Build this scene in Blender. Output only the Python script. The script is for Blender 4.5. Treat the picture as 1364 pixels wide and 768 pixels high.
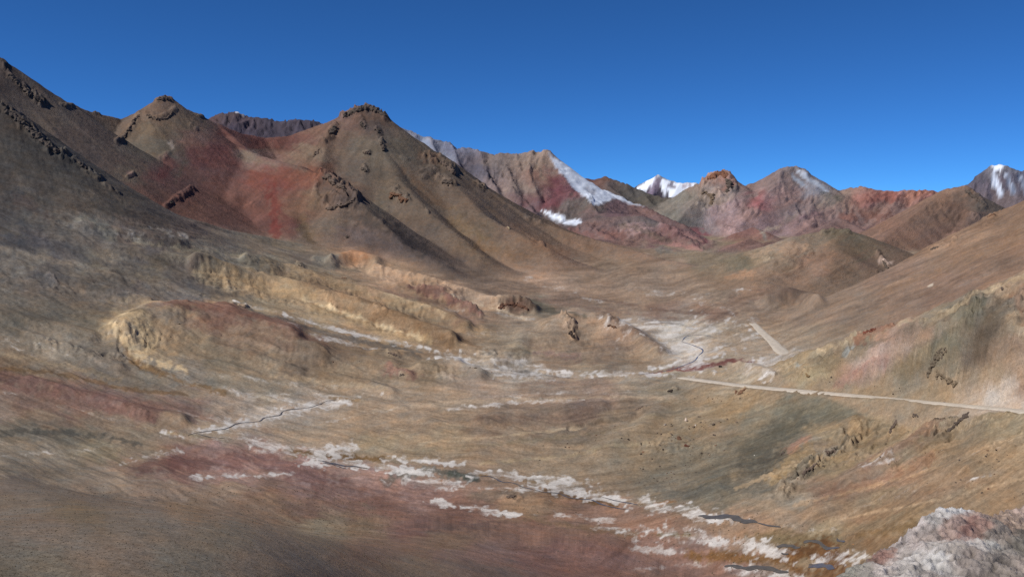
import bpy, bmesh, math, random
import numpy as np
from mathutils import Vector

# ------------------------------------------------------------ camera, sky, sun
for o in list(bpy.data.objects): bpy.data.objects.remove(o)
S = bpy.context.scene
C = S.collection
FPX = 1181.0                       # focal length in photo pixels (1364 wide)
HOR = 290.0                        # pixel row of the level line
PITCH = math.atan((384.0 - HOR) / FPX)
cam = bpy.data.objects.new('camera', bpy.data.cameras.new('camera'))
C.objects.link(cam)
cam.data.sensor_width = 36.0
cam.data.lens = 36.0 * FPX / 1364.0
cam.data.clip_start = 0.5
cam.data.clip_end = 60000
cam.location = (0, 0, 0)
cam.rotation_euler = (math.pi / 2 - PITCH, 0, 0)
S.camera = cam

SUN_EL = math.radians(49)
SUN_AZ = math.radians(-116)         # measured from straight ahead (+Y), negative = left
sd = Vector((math.sin(SUN_AZ) * math.cos(SUN_EL), math.cos(SUN_AZ) * math.cos(SUN_EL), math.sin(SUN_EL)))
sun = bpy.data.objects.new('sun', bpy.data.lights.new('sun', 'SUN'))
C.objects.link(sun)
sun.data.energy = 4.8
sun.data.angle = math.radians(0.5)
sun.data.color = (1.0, 0.96, 0.90)
sun.rotation_euler = (-sd).to_track_quat('-Z', 'Y').to_euler()

W = bpy.data.worlds.new('World'); S.world = W; W.use_nodes = True
wn = W.node_tree; wn.nodes.clear()
sky = wn.nodes.new('ShaderNodeTexSky'); sky.sky_type = 'NISHITA'
sky.sun_disc = False
sky.sun_elevation = SUN_EL
sky.sun_rotation = SUN_AZ
sky.altitude = 8000
sky.air_density = 1.0
sky.dust_density = 0.0
sky.ozone_density = 3.0
bg = wn.nodes.new('ShaderNodeBackground'); bg.inputs['Strength'].default_value = 0.115
wo = wn.nodes.new('ShaderNodeOutputWorld')
tint = wn.nodes.new('ShaderNodeMix'); tint.data_type = 'RGBA'; tint.blend_type = 'MULTIPLY'; tint.inputs[0].default_value = 1.0
tint.inputs[7].default_value = (.27, .66, 1.02, 1)      # thin, very dry high-altitude air through a polariser
wn.links.new(sky.outputs[0], tint.inputs[6]); wn.links.new(tint.outputs[2], bg.inputs[0]); wn.links.new(bg.outputs[0], wo.inputs[0])
S.view_settings.view_transform = 'Standard'
S.view_settings.look = 'None'
S.view_settings.exposure = 0.0
S.view_settings.gamma = 1.0
S.render.engine = 'CYCLES'
HAZE = 0
S.cycles.use_denoising = False

# ------------------------------------------------------------ maths helpers
CP, SP = math.cos(PITCH), math.sin(PITCH)
def world(u, v, d):
    """photo pixel + ground distance -> point in the place (metres)"""
    x = (u - 682.0) / FPX; y = (384.0 - v) / FPX
    den = CP + y * SP
    return np.array([d * x / den, d + 0 * x, d * (y * CP - SP) / den])
def pixel(X, Y, Z):
    q = Z / Y                       # tan elevation
    y = (q * CP + SP) / (CP - q * SP)
    return 682.0 + FPX * (X / Y) * (CP + y * SP), 384.0 - FPX * y

def _hash(ix, iy, seed):
    h = (ix.astype(np.int64) * 374761393 + iy.astype(np.int64) * 668265263 + seed * 982451653) & 0xFFFFFFFF
    h = ((h ^ (h >> 13)) * 1274126177) & 0xFFFFFFFF
    h = h ^ (h >> 16)
    return (h & 0xFFFF).astype(np.float32) * (1 / 65535.0)
def vnoise(x, y, seed=0):
    """gradient noise about -0.7 .. 0.7"""
    ix = np.floor(x); iy = np.floor(y)
    fx = (x - ix).astype(np.float32); fy = (y - iy).astype(np.float32)
    ix = ix.astype(np.int64); iy = iy.astype(np.int64)
    ux = fx * fx * fx * (fx * (fx * 6 - 15) + 10); uy = fy * fy * fy * (fy * (fy * 6 - 15) + 10)
    def g(dx, dy):
        a = _hash(ix + dx, iy + dy, seed) * 6.2831853
        return np.cos(a) * (fx - dx) + np.sin(a) * (fy - dy)
    n0 = g(0, 0); n1 = g(1, 0); n2 = g(0, 1); n3 = g(1, 1)
    a = n0 + (n1 - n0) * ux; b = n2 + (n3 - n2) * ux
    return (a + (b - a) * uy) * 1.4
def fbm(x, y, octs=4, seed=0, gain=0.5, ridged=False):
    s = 0; a = 1.0; t = 0
    for o in range(octs):
        n = vnoise(x, y, seed + o * 17)
        if ridged: n = 1 - 2.2 * np.abs(n)
        s = s + a * n; t += a; a *= gain
        x, y = (x * 1.6 + y * 1.2) , (y * 1.6 - x * 1.2)
    return s / t
def aniso(x, y, octs, seed, gain=.55):
    s = 0; a = 1.0; t = 0
    for o in range(octs):
        s = s + a * vnoise(x + 7.3 * o, y + 3.1 * o, seed + o * 13); t += a; a *= gain; x = x * 2.03; y = y * 2.03
    return s / t
def smin_(a, b, k):
    h = np.maximum(k - np.abs(a - b), 0) / k
    return np.minimum(a, b) - h * h * k * 0.25
def smax_(a, b, k):
    h = np.maximum(k - np.abs(a - b), 0) / k
    return np.maximum(a, b) + h * h * k * 0.25
def sstep(x, a, b):
    t = np.clip((x - a) / (b - a), 0, 1); return t * t * (3 - 2 * t)

# ------------------------------------------------------------ the log-polar grid
u_in = np.arange(-100, 1466, 1.95)
u_l = -110 - np.cumsum(np.linspace(3, 60, 34)); u_r = u_in[-1] + np.cumsum(np.linspace(3, 60, 34))
ucol = np.concatenate([u_l[::-1], u_in, u_r])
acol = (ucol - 682.0) / FPX
seg = [(18, 60, .03), (60, 200, .0065), (200, 285, .0040), (285, 480, .0020), (480, 700, .0034), (700, 1500, .0042), (1500, 2200, .0030), (2200, 4900, .0044), (4900, 7500, .02), (7500, 9600, .007), (9600, 12000, .05)]
ys = []
for a, b, st in seg:
    n = max(2, int(round(math.log(b / a) / st))); ys += list(np.exp(np.linspace(math.log(a), math.log(b), n, endpoint=False)))
ys.append(12000.0)
yrow = np.array(ys)
NR, NC = len(yrow), len(acol)
A, Y = np.meshgrid(acol, yrow)
X = A * Y
LY = np.log(Y)
PU = (A * FPX); PL = (LY * FPX)         # log-polar noise coordinates, isotropic, in "pixels"
print('grid', NR, NC, NR * NC)

# ------------------------------------------------------------ colours of scree, soil and rock, some shade and haze included, noted place by place
COLS = {
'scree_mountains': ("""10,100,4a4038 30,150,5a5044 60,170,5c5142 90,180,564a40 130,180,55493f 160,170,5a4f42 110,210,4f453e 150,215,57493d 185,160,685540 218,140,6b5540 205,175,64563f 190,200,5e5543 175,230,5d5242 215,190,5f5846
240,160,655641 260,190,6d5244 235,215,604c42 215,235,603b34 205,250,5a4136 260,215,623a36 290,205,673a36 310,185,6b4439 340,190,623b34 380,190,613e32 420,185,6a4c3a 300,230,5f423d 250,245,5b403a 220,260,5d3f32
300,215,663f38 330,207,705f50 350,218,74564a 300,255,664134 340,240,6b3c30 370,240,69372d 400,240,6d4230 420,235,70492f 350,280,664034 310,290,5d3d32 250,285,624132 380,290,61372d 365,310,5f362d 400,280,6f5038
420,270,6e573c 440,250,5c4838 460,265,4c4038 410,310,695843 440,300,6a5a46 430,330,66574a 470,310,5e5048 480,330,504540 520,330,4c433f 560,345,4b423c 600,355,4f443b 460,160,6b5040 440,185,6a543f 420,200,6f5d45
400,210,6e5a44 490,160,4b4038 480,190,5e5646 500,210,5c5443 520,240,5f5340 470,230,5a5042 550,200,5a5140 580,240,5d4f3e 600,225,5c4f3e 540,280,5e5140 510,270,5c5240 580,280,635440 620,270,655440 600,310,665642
640,300,68573f 560,310,5c4f41 640,330,6a5840 680,300,6a5541 720,320,6e5840 700,340,71593f 760,340,735a42 800,350,745c46 850,365,765e4a 900,380,7a6350 650,270,5d4f3f 700,290,5f5040""", 1.007),  # dark greys on the red spur's right flank include its shade
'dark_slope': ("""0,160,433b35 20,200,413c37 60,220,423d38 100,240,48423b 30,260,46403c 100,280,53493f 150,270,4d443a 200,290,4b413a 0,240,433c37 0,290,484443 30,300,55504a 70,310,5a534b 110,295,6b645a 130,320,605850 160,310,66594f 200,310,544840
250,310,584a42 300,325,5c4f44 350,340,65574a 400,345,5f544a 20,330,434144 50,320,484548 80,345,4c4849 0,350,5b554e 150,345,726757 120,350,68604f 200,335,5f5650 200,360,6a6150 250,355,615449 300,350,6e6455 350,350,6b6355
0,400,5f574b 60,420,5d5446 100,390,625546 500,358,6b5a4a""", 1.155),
'valley': ("""0,350,645c52 40,345,6a6256 0,400,5f574b 40,380,5c5248 60,420,5d5446 30,430,5a5244 70,375,534e4b 100,390,625546 100,350,56514b 150,370,5d5347 180,380,5b5450 200,370,6b5f4a 240,375,5e554e 260,395,5a5553 220,350,605340 230,340,6e6452
290,330,746a5a 330,345,6d6656 320,370,7f6c4d 290,375,846f4c 300,390,8a7452 270,365,7a6a4c 340,385,8d7450 380,385,95794f 350,400,8a7858 390,400,8f7855 420,385,7e6444 450,400,8a6c48 470,425,8f7450 500,420,7f6240 540,440,7c603f
520,450,9a7f59 580,455,745a3e 600,450,8a6f4c 430,420,98805a 400,365,806b50 450,370,8b7353 350,350,736852 440,350,6b6456 480,345,9c7350 465,352,8f6c4b 500,360,9a7c5a 520,375,a18161 560,375,9c7d5c 600,385,94765a 640,402,9a7f64
560,390,86694c 530,385,7b5f48 560,400,7c6a50 600,410,745949 620,425,6c4e42 570,425,8a7250 540,410,8c7450 620,440,81694c 650,450,7a6850 660,405,8a755e 690,412,5c483c 710,410,66604e 730,420,6a6050
180,420,76603f 160,435,8e774f 190,440,9c8660 230,430,826a4a 260,420,75543f 300,430,70503f 350,440,6c4f3e 400,455,6f5542 450,475,6f5a44 330,460,78614a 260,460,7a6649 220,470,8a724e 300,480,75644a 350,490,7f6b50 400,490,6d5c49
450,500,7b674c 500,490,7c674d 550,500,7a6850 520,520,83705a 120,430,6c5d46 140,470,6b6153 100,470,6a6052 60,460,80725d 80,470,8c7f6a 30,450,6f614e 20,480,6b5840 200,480,6d6457 150,500,6b6052 200,500,716756 250,500,74695a
300,510,7a6e5a 350,520,82745f 60,490,705f4a 0,500,69503c 30,510,6d503f 80,520,6f5244 150,535,70544a 100,540,6d5043 200,550,684c40 250,545,6b5248 30,540,6b5244 0,545,7a6858 60,560,6d5b48 150,560,75614c 0,575,6a604f 50,575,5e584c
100,580,5f5748 180,575,75654f 230,560,7c6750 300,540,8a7866 350,550,9a8c7c 400,545,8f7f6d 280,575,85755f 0,600,776a58 60,605,80725e 130,600,77694f 200,600,7d6a52 180,620,735c4c 230,610,735045 280,600,86665c 320,610,86665c
350,620,86665c 400,620,86665c 300,630,86685e 400,640,86685e 250,630,75554a 80,630,786a58 30,625,756856 150,640,7a6a58 230,650,7e6a58 300,650,846e58 350,650,735744 450,650,86685e 500,645,86685e 420,670,755745 500,670,745040
560,660,86685e 600,680,72503f 550,700,6e4d41 480,700,735d44 350,675,7a6048 250,675,796249 500,730,725744 600,720,765c46 700,700,775543 650,730,72564a 720,740,755146 800,740,795448 850,720,7c5948 700,680,7d6246 780,690,7c5c49
850,700,7e5d48 900,740,7b5a4c 950,755,7c5b4c 550,760,705e4c 650,765,66544a 430,700,74664f 60,655,67594a 120,660,695a4b 20,645,645649 0,670,6a5c4c 100,680,66563f 60,700,6e5e4e 200,700,6c6052 300,710,70624f 370,725,6e5e4e
150,740,6e5e4e 50,750,645c4e 250,750,695f50 400,750,6e5e4e 350,760,6e5e4e 0,768,554d3f
500,560,846e55 600,560,7a664f 450,570,88735a 400,580,8a7760 600,530,86725b 550,540,84705a 700,530,7c6754 650,515,8a7562 750,515,86715d 800,525,7f6958 700,550,6f5c4b 600,580,8a7456 550,600,806d53 500,590,867355 650,600,7f6a52
700,590,7d6a53 750,580,6f604e 650,570,74604c 780,545,6b574a 820,560,7a6750 850,540,67594a 800,600,7a6952 750,620,7d6b54 850,600,75664f 870,570,796952 900,560,77674f 900,540,776851 880,520,766a56 950,530,7e6b50 920,600,6e634f
950,570,7c6950 980,540,87704f 1010,530,7f6b50 1000,560,6f644f 1050,545,625c4b 1100,550,655e4b 1050,570,5a5545 1000,590,5c5646 1020,620,585243 960,620,645b49 900,630,6b604d 950,650,5f594a 880,650,6a5f4d 1000,650,6b5f4c
1060,620,6c5f49 1050,660,80725e 1090,600,786a58 1120,620,7d6a4b 1100,580,84704f 1130,570,73634b 1150,590,7d6848 1200,570,7d6a4c 1180,600,7c684c 1230,580,816b4b 1280,570,7d6b50 1330,570,7f6f52 1250,610,836a4b 1300,610,856d4d
1364,600,856f50 1150,630,7a6450 1100,650,795f49 1200,640,84664b 1250,640,856a4b 1300,650,826a4c 1364,650,80694c 1060,690,836b51 1130,690,83694c 1180,670,7d694c 1100,710,816f50 1150,700,7e6848 1200,690,7d6645 1000,700,85694f
1050,720,6f5c3c 1150,720,735735 650,490,8b7d6b 700,470,7c6e58 730,450,7d6953 760,445,8a735b 740,480,786450 800,440,8a7259 830,455,7c6552 800,470,79644f 780,490,86745c 850,480,7d6a54 680,450,827460 700,430,877560 760,430,8d7660
700,500,908474 860,430,8f7d68 900,440,a29888 920,460,b0a494 880,425,7e6f62 940,440,a09482 930,480,8c7a68 960,460,99856b 1000,460,94816a 980,440,8a775f 1050,440,8b765d 1040,490,9a8c7a 1000,500,8e806a 960,495,86755c 900,500,897a63
850,505,8a7b67 950,415,7a5f4c 880,410,755d4c 800,410,7a6450 750,400,745c49 700,390,765f4b 650,385,705b49 600,368,6b5a4a 800,390,806954 850,395,836c56 900,385,836d58 720,375,8d7058 740,385,8f7660 950,390,85705a 960,370,7c6650
900,360,806a55 850,350,7b6550 800,345,77614b 930,345,75664f 980,400,7c6450 1000,420,806a54 1050,415,806a55 1000,350,77664e""", 1.122),
'red_foothills': ("""740,310,5c4843 760,320,684c42 800,300,6a4c42 850,305,86665c 830,320,6a4b3f 870,320,654640 900,310,6a4640 900,325,6c4c41 930,320,764d45 950,320,7b584e 1000,308,70483c 980,320,73503f 1030,320,6c4f40 1100,300,6b4e42
1130,295,6f5045 860,290,605048 800,290,5f4a42 850,340,70604d 930,335,74624f""", 1.27),
'snow_range': ("""560,185,72747f 580,200,60626e 600,200,60606e 620,215,5c5258 640,225,4d4a55 660,220,6a5a50 690,220,7a6452 715,215,846b56 700,250,7c6655 720,240,74503f 660,250,756058 640,250,605a60 740,250,6d3a40 730,270,6c3c3e 760,260,6d3d3e
700,275,6b4f4c 710,285,5a4444 760,280,5c5046 780,270,5c5248 740,290,605049 820,280,64494a 860,280,6b4c44 780,290,644a44""", 1.1),
'red_back_ridge': ("780,240,6d4540 800,240,6b4a3e 810,237,7b5540 830,250,5f5048 850,255,54504a 870,270,5f5748 890,285,5c564a 860,280,5e4c44", 0.84),
'red_massif': ("""930,250,6d5a4a 940,270,6a5a4a 955,240,7d5844 965,240,74503f 975,250,4c4540 960,260,7a6658 905,265,5f584a 900,290,5b5548 935,290,57524b 950,290,7a6560 975,280,806560 985,300,7b5f5a 1000,260,6c544a 1000,280,705248 1010,270,7c4644
1040,245,655048 1060,240,5a4d48 1080,250,6a6a70 1050,270,6a5048 1040,300,6a5250 1080,290,66504a 1060,285,5c4c48 1110,265,6a5b4c 1130,260,725a48 1150,265,784a3e 1180,265,7d4b3d 1210,265,7f5442 1240,260,804f40 1140,290,665048
1160,285,70503f 1190,280,6a5046 1120,300,66483f 1160,310,7b5040 1090,310,73544a 1210,285,6d5040""", 1.495),
'brown_hill': ("1277,255,7c5c46 1250,265,7a5a44 1220,290,755642 1240,290,6e513f 1280,280,664c3e 1290,265,5b4a40 1310,275,4f4640 1300,300,5e4a42 1200,310,7a5844 1240,320,6c5042 1270,310,6a4e40 1190,330,70533f", 1.1),
'blue_peak': ("1310,240,4f4a58 1335,225,6b6c7a 1320,250,5a5263 1350,245,59566a 1364,240,55546a 1360,260,64565c 1340,265,66575a", 1.02),  # bluish rock, with the blue of distant haze in its colour
'snow_mountain': ("877,245,5a4c5e 870,258,544a60 900,250,6a5a66", 0.6),
'purple_crag': ("300,160,50424a 330,165,4e404c 370,170,4a4252 400,170,463f50 310,175,483e50 280,165,5a4040", 0.9),
'cone_hill': ("""1120,310,5f5440 1080,320,7a6650 1050,330,85705a 1020,340,7c6a50 990,350,6a604a 1040,350,826a50 1010,370,84684e 1050,375,7d6048 1080,350,7f5e46 1100,340,7a5c44 1120,330,6c5640 1140,330,60523f 1130,360,6c5642 1100,380,715a45
1160,350,665040 1150,380,6c5642 1050,400,604b3d 1070,403,665040 1020,405,7d5a45""", 1.057),  # lit left flank and shaded right flank are put into these colours
'right_slope': ("""1340,290,806042 1364,300,856546 1300,320,8a6a4b 1250,340,896a4d 1200,360,866850 1300,350,84654a 1364,330,866548 1350,350,7f6147 1250,370,856750 1200,390,866a52 1150,400,836a52 1150,420,806850 1100,420,836b54 1250,400,7d614b
1100,440,867056 1200,415,84674e 1080,450,8a765c 1060,430,826c56""", 0.98),
'road_bluff': ("""1364,390,84664c 1340,390,8f7656 1310,400,7d6a50 1330,410,605343 1320,440,5e5142 1300,430,62594a 1350,440,8f7a5c 1364,460,876c52 1290,420,6a6450 1250,430,81735a 1220,440,94755a 1200,450,937560 1180,455,9a7258 1200,470,a08068
1230,470,857452 1250,460,716a52 1260,490,766c56 1200,490,7c6c54 1170,480,a4887a 1130,500,987260 1110,510,8a7455 1150,450,756a50 1130,460,7c6a50 1100,480,7d6c4c 1060,490,8a7450 1030,505,8c7455 1080,500,8f7f58 1150,520,86704f
1200,515,7e6e55 1250,520,8a7452 1290,500,8c7555 1300,480,6a5a4a 1320,500,8f7a5c 1350,490,94795c 1364,520,917258 1335,525,b0a08e 1310,520,9a8266""", 1.049),
}
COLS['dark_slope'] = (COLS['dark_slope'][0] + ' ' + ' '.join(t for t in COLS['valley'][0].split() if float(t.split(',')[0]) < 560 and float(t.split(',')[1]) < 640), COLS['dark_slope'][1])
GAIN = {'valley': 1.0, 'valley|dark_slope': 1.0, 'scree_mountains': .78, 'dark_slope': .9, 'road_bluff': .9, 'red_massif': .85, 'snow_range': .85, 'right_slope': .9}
def exec_relief():
    SM, DS, RB, V = 'scree_mountains', 'dark_slope', 'road_bluff', 'valley|dark_slope'
    # bare rock on the two peaks and their shoulders
    for p, w, a in (([(0,80),(15,103),(40,126),(55,136)], 6, 5), ([(84,140),(96,141)], 4, 3), ([(44,128),(56,137)], 5, 4), ([(126,150),(132,152)], 3, 3), ([(206,134),(218,131),(228,133)], 4, 3),
                    ([(185,152),(178,165),(170,178),(158,190)], 5, 4), ([(195,152),(210,158),(228,150),(232,146)], 4, 3), ([(198,160),(202,168)], 3, 2), ([(262,152),(272,157)], 3, 3),
                    ([(352,158),(360,160)],3,0), ([(255,168),(262,172)], 4, 2), ([(215,212),(224,205)], 5, 2), ([(170,236),(178,232)],4,3), ([(222,273),(240,262),(256,252)], 5, 4),
                    ([(456,155),(470,150),(490,145),(504,149),(514,155)], 6, 6), ([(474,155),(482,165),(486,170)], 6, 5), ([(502,172),(505,176)], 4, 4), ([(508,190),(512,200)], 4, 5), ([(484,204),(492,204)], 3, 4),
                    ([(444,170),(438,182),(428,188)], 7, 6), ([(424,203),(420,207)], 5, 4), ([(484,223),(486,228)], 5, 5), ([(536,210),(542,212)], 4, 2), ([(522,255),(530,262),(540,268)], 8, 7), ([(568,208),(590,218),(604,228)], 7, 7),
                    ([(584,238),(596,243),(604,244)], 7, 6), ([(636,246),(644,250)], 5, 4), ([(568,281),(570,283)], 3, 4), ([(500,292),(510,296)], 4, 3), ([(676,303),(678,304)], 2.5, 4), ([(461,314),(463,316)], 3, 4), ([(720,325),(724,326)],2.5,3),
                    ([(432,233),(446,244),(458,250),(474,262)], 9, 7), ([(440,262),(455,272),(472,268)], 10, 6), ([(422,238),(420,262),(440,278)], 6, 4), ([(330,275),(362,262)], 5, 1.5),
                    ([(565,233),(580,226)], 9, 3), ([(700,290),(720,296)], 3, 3)):
        crag(p, w, a, SM)
    for p, w, a in (([(0,142),(14,150),(26,160),(40,172),(55,186),(70,200),(86,206)], 8, 7), ([(100,214),(116,226),(132,236)], 5, 5), ([(140,246),(160,258)], 3, 3), ([(60,318),(72,316)],5,1)):
        crag(p, w, a, DS)
    for p, w, a in (([(66,372),(74,380)], 6, 3), ([(300,368),(304,382),(312,388)], 5, 2), ([(398,353),(404,357)], 4, 4), ([(670,408),(690,408),(702,412)], 9, 4), ([(752,432),(760,440),(764,450)], 6, 6), ([(812,434),(820,436)], 6, 4),
                    ([(520,470),(530,476)], 6, 2), ([(534,500),(540,498)], 6, 2), ([(586,500),(600,498)], 8, 2), ([(310,404),(326,410)], 5, 4), ([(180,552),(195,556)], 5, 3), ([(640,470),(655,473)], 6, 2),
                    ([(432,398),(440,404),(448,412)], 4, 2), ([(500,418),(512,424)], 4, 3), ([(565,385),(590,390),(615,400),(640,420)], 5, 2.5), ([(672,662),(690,662)], 8, 3), ([(540,632),(580,627),(620,636)], 6, 1.5),
                    ([(1040,654),(1060,640),(1080,622),(1100,606),(1124,596)], 10, 6), ([(1120,585),(1135,592)], 9, 6), ([(1130,594),(1142,584)], 6, 5), ([(1184,585),(1190,560),(1200,555)], 6, 4), ([(1215,552),(1230,552)], 5, 5), ([(1246,582),(1262,572),(1276,560),(1288,548)], 6, 6),
                    ([(1276,575),(1300,562),(1320,556)], 8, 2.5), ([(1340,552),(1364,556)], 5, 3), ([(1020,630),(1040,646)], 8, 2), ([(1036,606),(1046,601)], 4, 4), ([(1160,560),(1180,552)], 6, 2), ([(1110,710),(1135,716)], 6, 2),
                    ([(985,524),(992,518)], 3, 3), ([(892,520),(900,518)], 4, 3), ([(850,545),(862,540)], 5, 1.5), ([(1320,595),(1364,580)], 9, 1.5)):
        crag(p, w, a, V)
    for p, w, a in (([(1135,452),(1150,442),(1170,436),(1186,434)], 7, 5), ([(1250,418),(1290,398),(1335,378)], 4, 2), ([(1240,500),(1244,480),(1252,472),(1262,470)], 7, 4), ([(1252,500),(1262,505),(1275,512)], 8, 4), ([(1296,410),(1340,386)], 5, 3),
                    ([(1280,440),(1300,420),(1325,402)], 7, 2.5), ([(1204,478),(1216,474)], 6, 3), ([(1220,480),(1240,462)], 6, 3), ([(1070,500),(1078,496)], 5, 4), ([(1012,508),(1040,492),(1062,482)], 5, 3), ([(1090,472),(1110,466)], 5, 2),
                    ([(1128,462),(1134,470)], 4, 4), ([(1340,410),(1364,400)], 8, 3), ([(1345,460),(1364,440)], 8, 2), ([(1265,475),(1280,492),(1272,510)], 7, 3)):
        crag(p, w, a, RB)
    for p, w, a in (([(942,243),(956,232),(970,236),(975,250)], 9, 5), ([(940,262),(955,255),(965,262)], 6, 4), ([(932,272),(945,280)], 5, 3), ([(1040,232),(1060,226),(1075,232)], 6, 3), ([(1180,262),(1215,262),(1240,262)], 6, 3), ([(1050,286),(1080,298)], 7, 3), ([(965,305),(990,315)],6,3), ([(1115,302),(1118,296)],4,4)):
        crag(p, w, a, 'red_massif')
    for p, w, a in (([(1285,252),(1300,262),(1312,275)], 6, 4), ([(1290,285),(1304,292)], 6, 3), ([(1260,318),(1285,305)], 5, 3), ([(1172,308),(1176,306)], 3, 3)): crag(p, w, a, 'brown_hill')
    for p, w, a in (([(1095,308),(1130,308)], 4, 3), ([(1168,338),(1180,352),(1188,360)], 5, 4), ([(1010,350),(1030,340)], 5, 2), ([(1170,362),(1174,364)], 3, 3)): crag(p, w, a, 'cone_hill')
    for p, w, a in (([(1310,290),(1330,284)], 6, 3), ([(1240,332),(1262,326),(1272,318)], 4, 3), ([(1310,300),(1322,292)], 4, 3)): crag(p, w, a, 'right_slope')
    for p, w, a in (([(745,290),(765,270),(785,265)], 8, 3), ([(700,285),(720,290),(730,300)], 6, 3), ([(555,182),(600,195),(650,205),(730,205)], 5, 2)): crag(p, w, a, 'snow_range')
    for p, w, a in (([(640,325),(660,318)],5,3), ([(835,322),(850,312)], 6, 2), ([(880,300),(900,310)], 6, 3)): crag(p, w, a, 'red_foothills')
    # eroded ochre ridges and small hills of the basin
    for p, w, h in (([(170,440),(200,424),(250,420),(310,428),(380,450)], 30, 12), ([(230,440),(300,446),(360,460),(420,474)], 26, 7), ([(262,352),(300,362),(360,378),(420,392),(480,410),(540,432),(600,452)], 13, 9), ([(330,345),(400,366),(460,384),(520,400),(580,420),(620,436)], 10, 7),
                    ([(445,350),(470,343),(500,350)], 12, 7), ([(500,362),(550,372),(600,386),(650,402)], 10, 7), ([(660,404),(690,404),(712,412)], 8, 6), ([(530,382),(580,390),(630,414)], 8, 5), ([(730,436),(757,428),(800,428),(840,446),(880,472)], 16, 8), ([(720,452),(760,440),(800,440)], 18, 5), ([(700,446),(690,470),(660,482)], 16, 4),
                    ([(400,470),(450,478),(520,486)], 16, 5), ([(560,490),(600,486),(640,500)], 12, 6), ([(420,500),(480,512),(520,522)], 12, 4), ([(500,470),(560,474),(610,482)],9,3), ([(530,498),(545,500)],8,4), ([(280,462),(340,478),(400,496)],12,4), ([(40,450),(100,468),(160,490)],12,4),
                    ([(0,420),(60,432),(120,450)], 14, 5), ([(20,352),(80,372),(140,388),(200,402)], 14, 4), ([(150,330),(220,345),(280,352)], 14, 3), ([(110,300),(160,310),(240,322)],12,2.5), ([(40,510),(120,530),(200,552),(240,560)], 14, 6), ([(300,545),(340,535)],8,2),
                    ([(520,632),(550,626),(590,626),(630,638)], 9, 6), ([(660,655),(700,654),(725,664)], 12, 5), ([(1130,640),(1200,600),(1260,560)], 16, 6), ([(1040,620),(1080,592),(1140,562)], 16, 5), ([(1180,660),(1280,620),(1364,590)],14,4), ([(1290,580),(1340,560)],10,4),
                    ([(880,545),(850,575),(800,600)], 16, 4), ([(985,486),(1010,492),(1030,500)], 8, 4), ([(850,502),(900,500),(950,498)],6,3), ([(640,560),(720,548),(800,542)],14,4), ([(860,436),(905,432),(920,438)],6,4), ([(420,345),(440,350)],6,4)):
        hump(p, w, h)
    for p, w, h in (([(150,445),(175,445),(200,460),(230,450)], 18, 3), ([(270,370),(310,385),(380,400),(460,420),(540,445),(600,460)], 13, 2), ([(330,362),(400,380),(470,398),(560,420)], 12, 2), ([(470,352),(540,372),(620,395)], 12, 2.2), ([(660,480),(760,460),(850,475)], 22, 1.2), ([(360,475),(480,500),(600,500)], 24, 1.0),
                    ([(60,460),(160,480)], 16, 3), ([(1140,570),(1220,575),(1320,565)], 22, 4), ([(1060,630),(1120,610),(1180,600)], 18, 4), ([(1200,620),(1300,600)], 20, 2.5), ([(860,600),(950,600)], 26, 2), ([(100,300),(250,325)], 14, 1), ([(550,385),(640,415)],10,3)):
        badland(p, w, h)
    for p, w, h in (([(1360,390),(1350,430),(1364,480)], 24, 5), ([(1300,410),(1280,460),(1270,510)], 26, 6), ([(1230,440),(1190,480),(1150,510)], 24, 4), ([(1120,465),(1070,495)], 12, 4), ([(1320,480),(1340,520)], 20, 4)): badland(p, w, h, RB)
    for p, w, h in (([(1300,400),(1275,440),(1262,480)], 16, 5), ([(1215,432),(1180,465),(1150,500)], 14, 5), ([(1364,380),(1340,430),(1350,480)], 16, 5)): hump(p, w, h, RB)
    hump([(1022,403),(1050,396),(1088,404)], 13, 9, 'cone_hill|valley|right_slope')
    for p, w, h in (([(600,215),(700,230),(720,215)], 30, 4), ([(650,240),(720,270)], 26, 3)): badland(p, w, h, 'snow_range')
    for p, w, h in (([(920,255),(960,270),(1000,280)], 24, 4), ([(1040,250),(1080,275),(1120,290)], 30, 3.5), ([(1140,270),(1230,270)], 22, 3.5)): badland(p, w, h, 'red_massif')
    for p, w, h, g in (([(1364,400),(1250,450),(1080,495)], 60, 3.0, RB), ([(1000,640),(1120,600),(1250,570),(1364,570)], 60, 1.3, V), ([(1100,700),(1250,640),(1364,620)], 50, 1.1, V), ([(0,360),(150,380),(300,400)], 50, 1.2, V), ([(300,350),(450,390),(620,430)], 45, .9, V),
                       ([(350,480),(500,500)], 40, .8, V), ([(0,500),(150,530)], 40, .8, V), ([(500,560),(850,540)], 50, .6, V), ([(1150,400),(1300,340)], 60, .5, 'right_slope'), ([(1020,350),(1120,360)], 40, .6, 'cone_hill'), ([(60,300),(250,320)], 40, .8, V), ([(740,310),(900,320)], 30, .8, 'red_foothills')):
        strata(p, w, h, g)
    badland([(285,165),(350,170),(420,170)], 20, 6, 'purple_crag'); badland([(1300,245),(1360,240)], 26, 6, 'blue_peak')
    badland([(740,300),(860,305),(940,320)], 22, 3, 'red_foothills'); badland([(1080,340),(1040,340)], 30, 2, 'cone_hill'); badland([(1240,280),(1290,290)], 24, 2, 'brown_hill')
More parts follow.
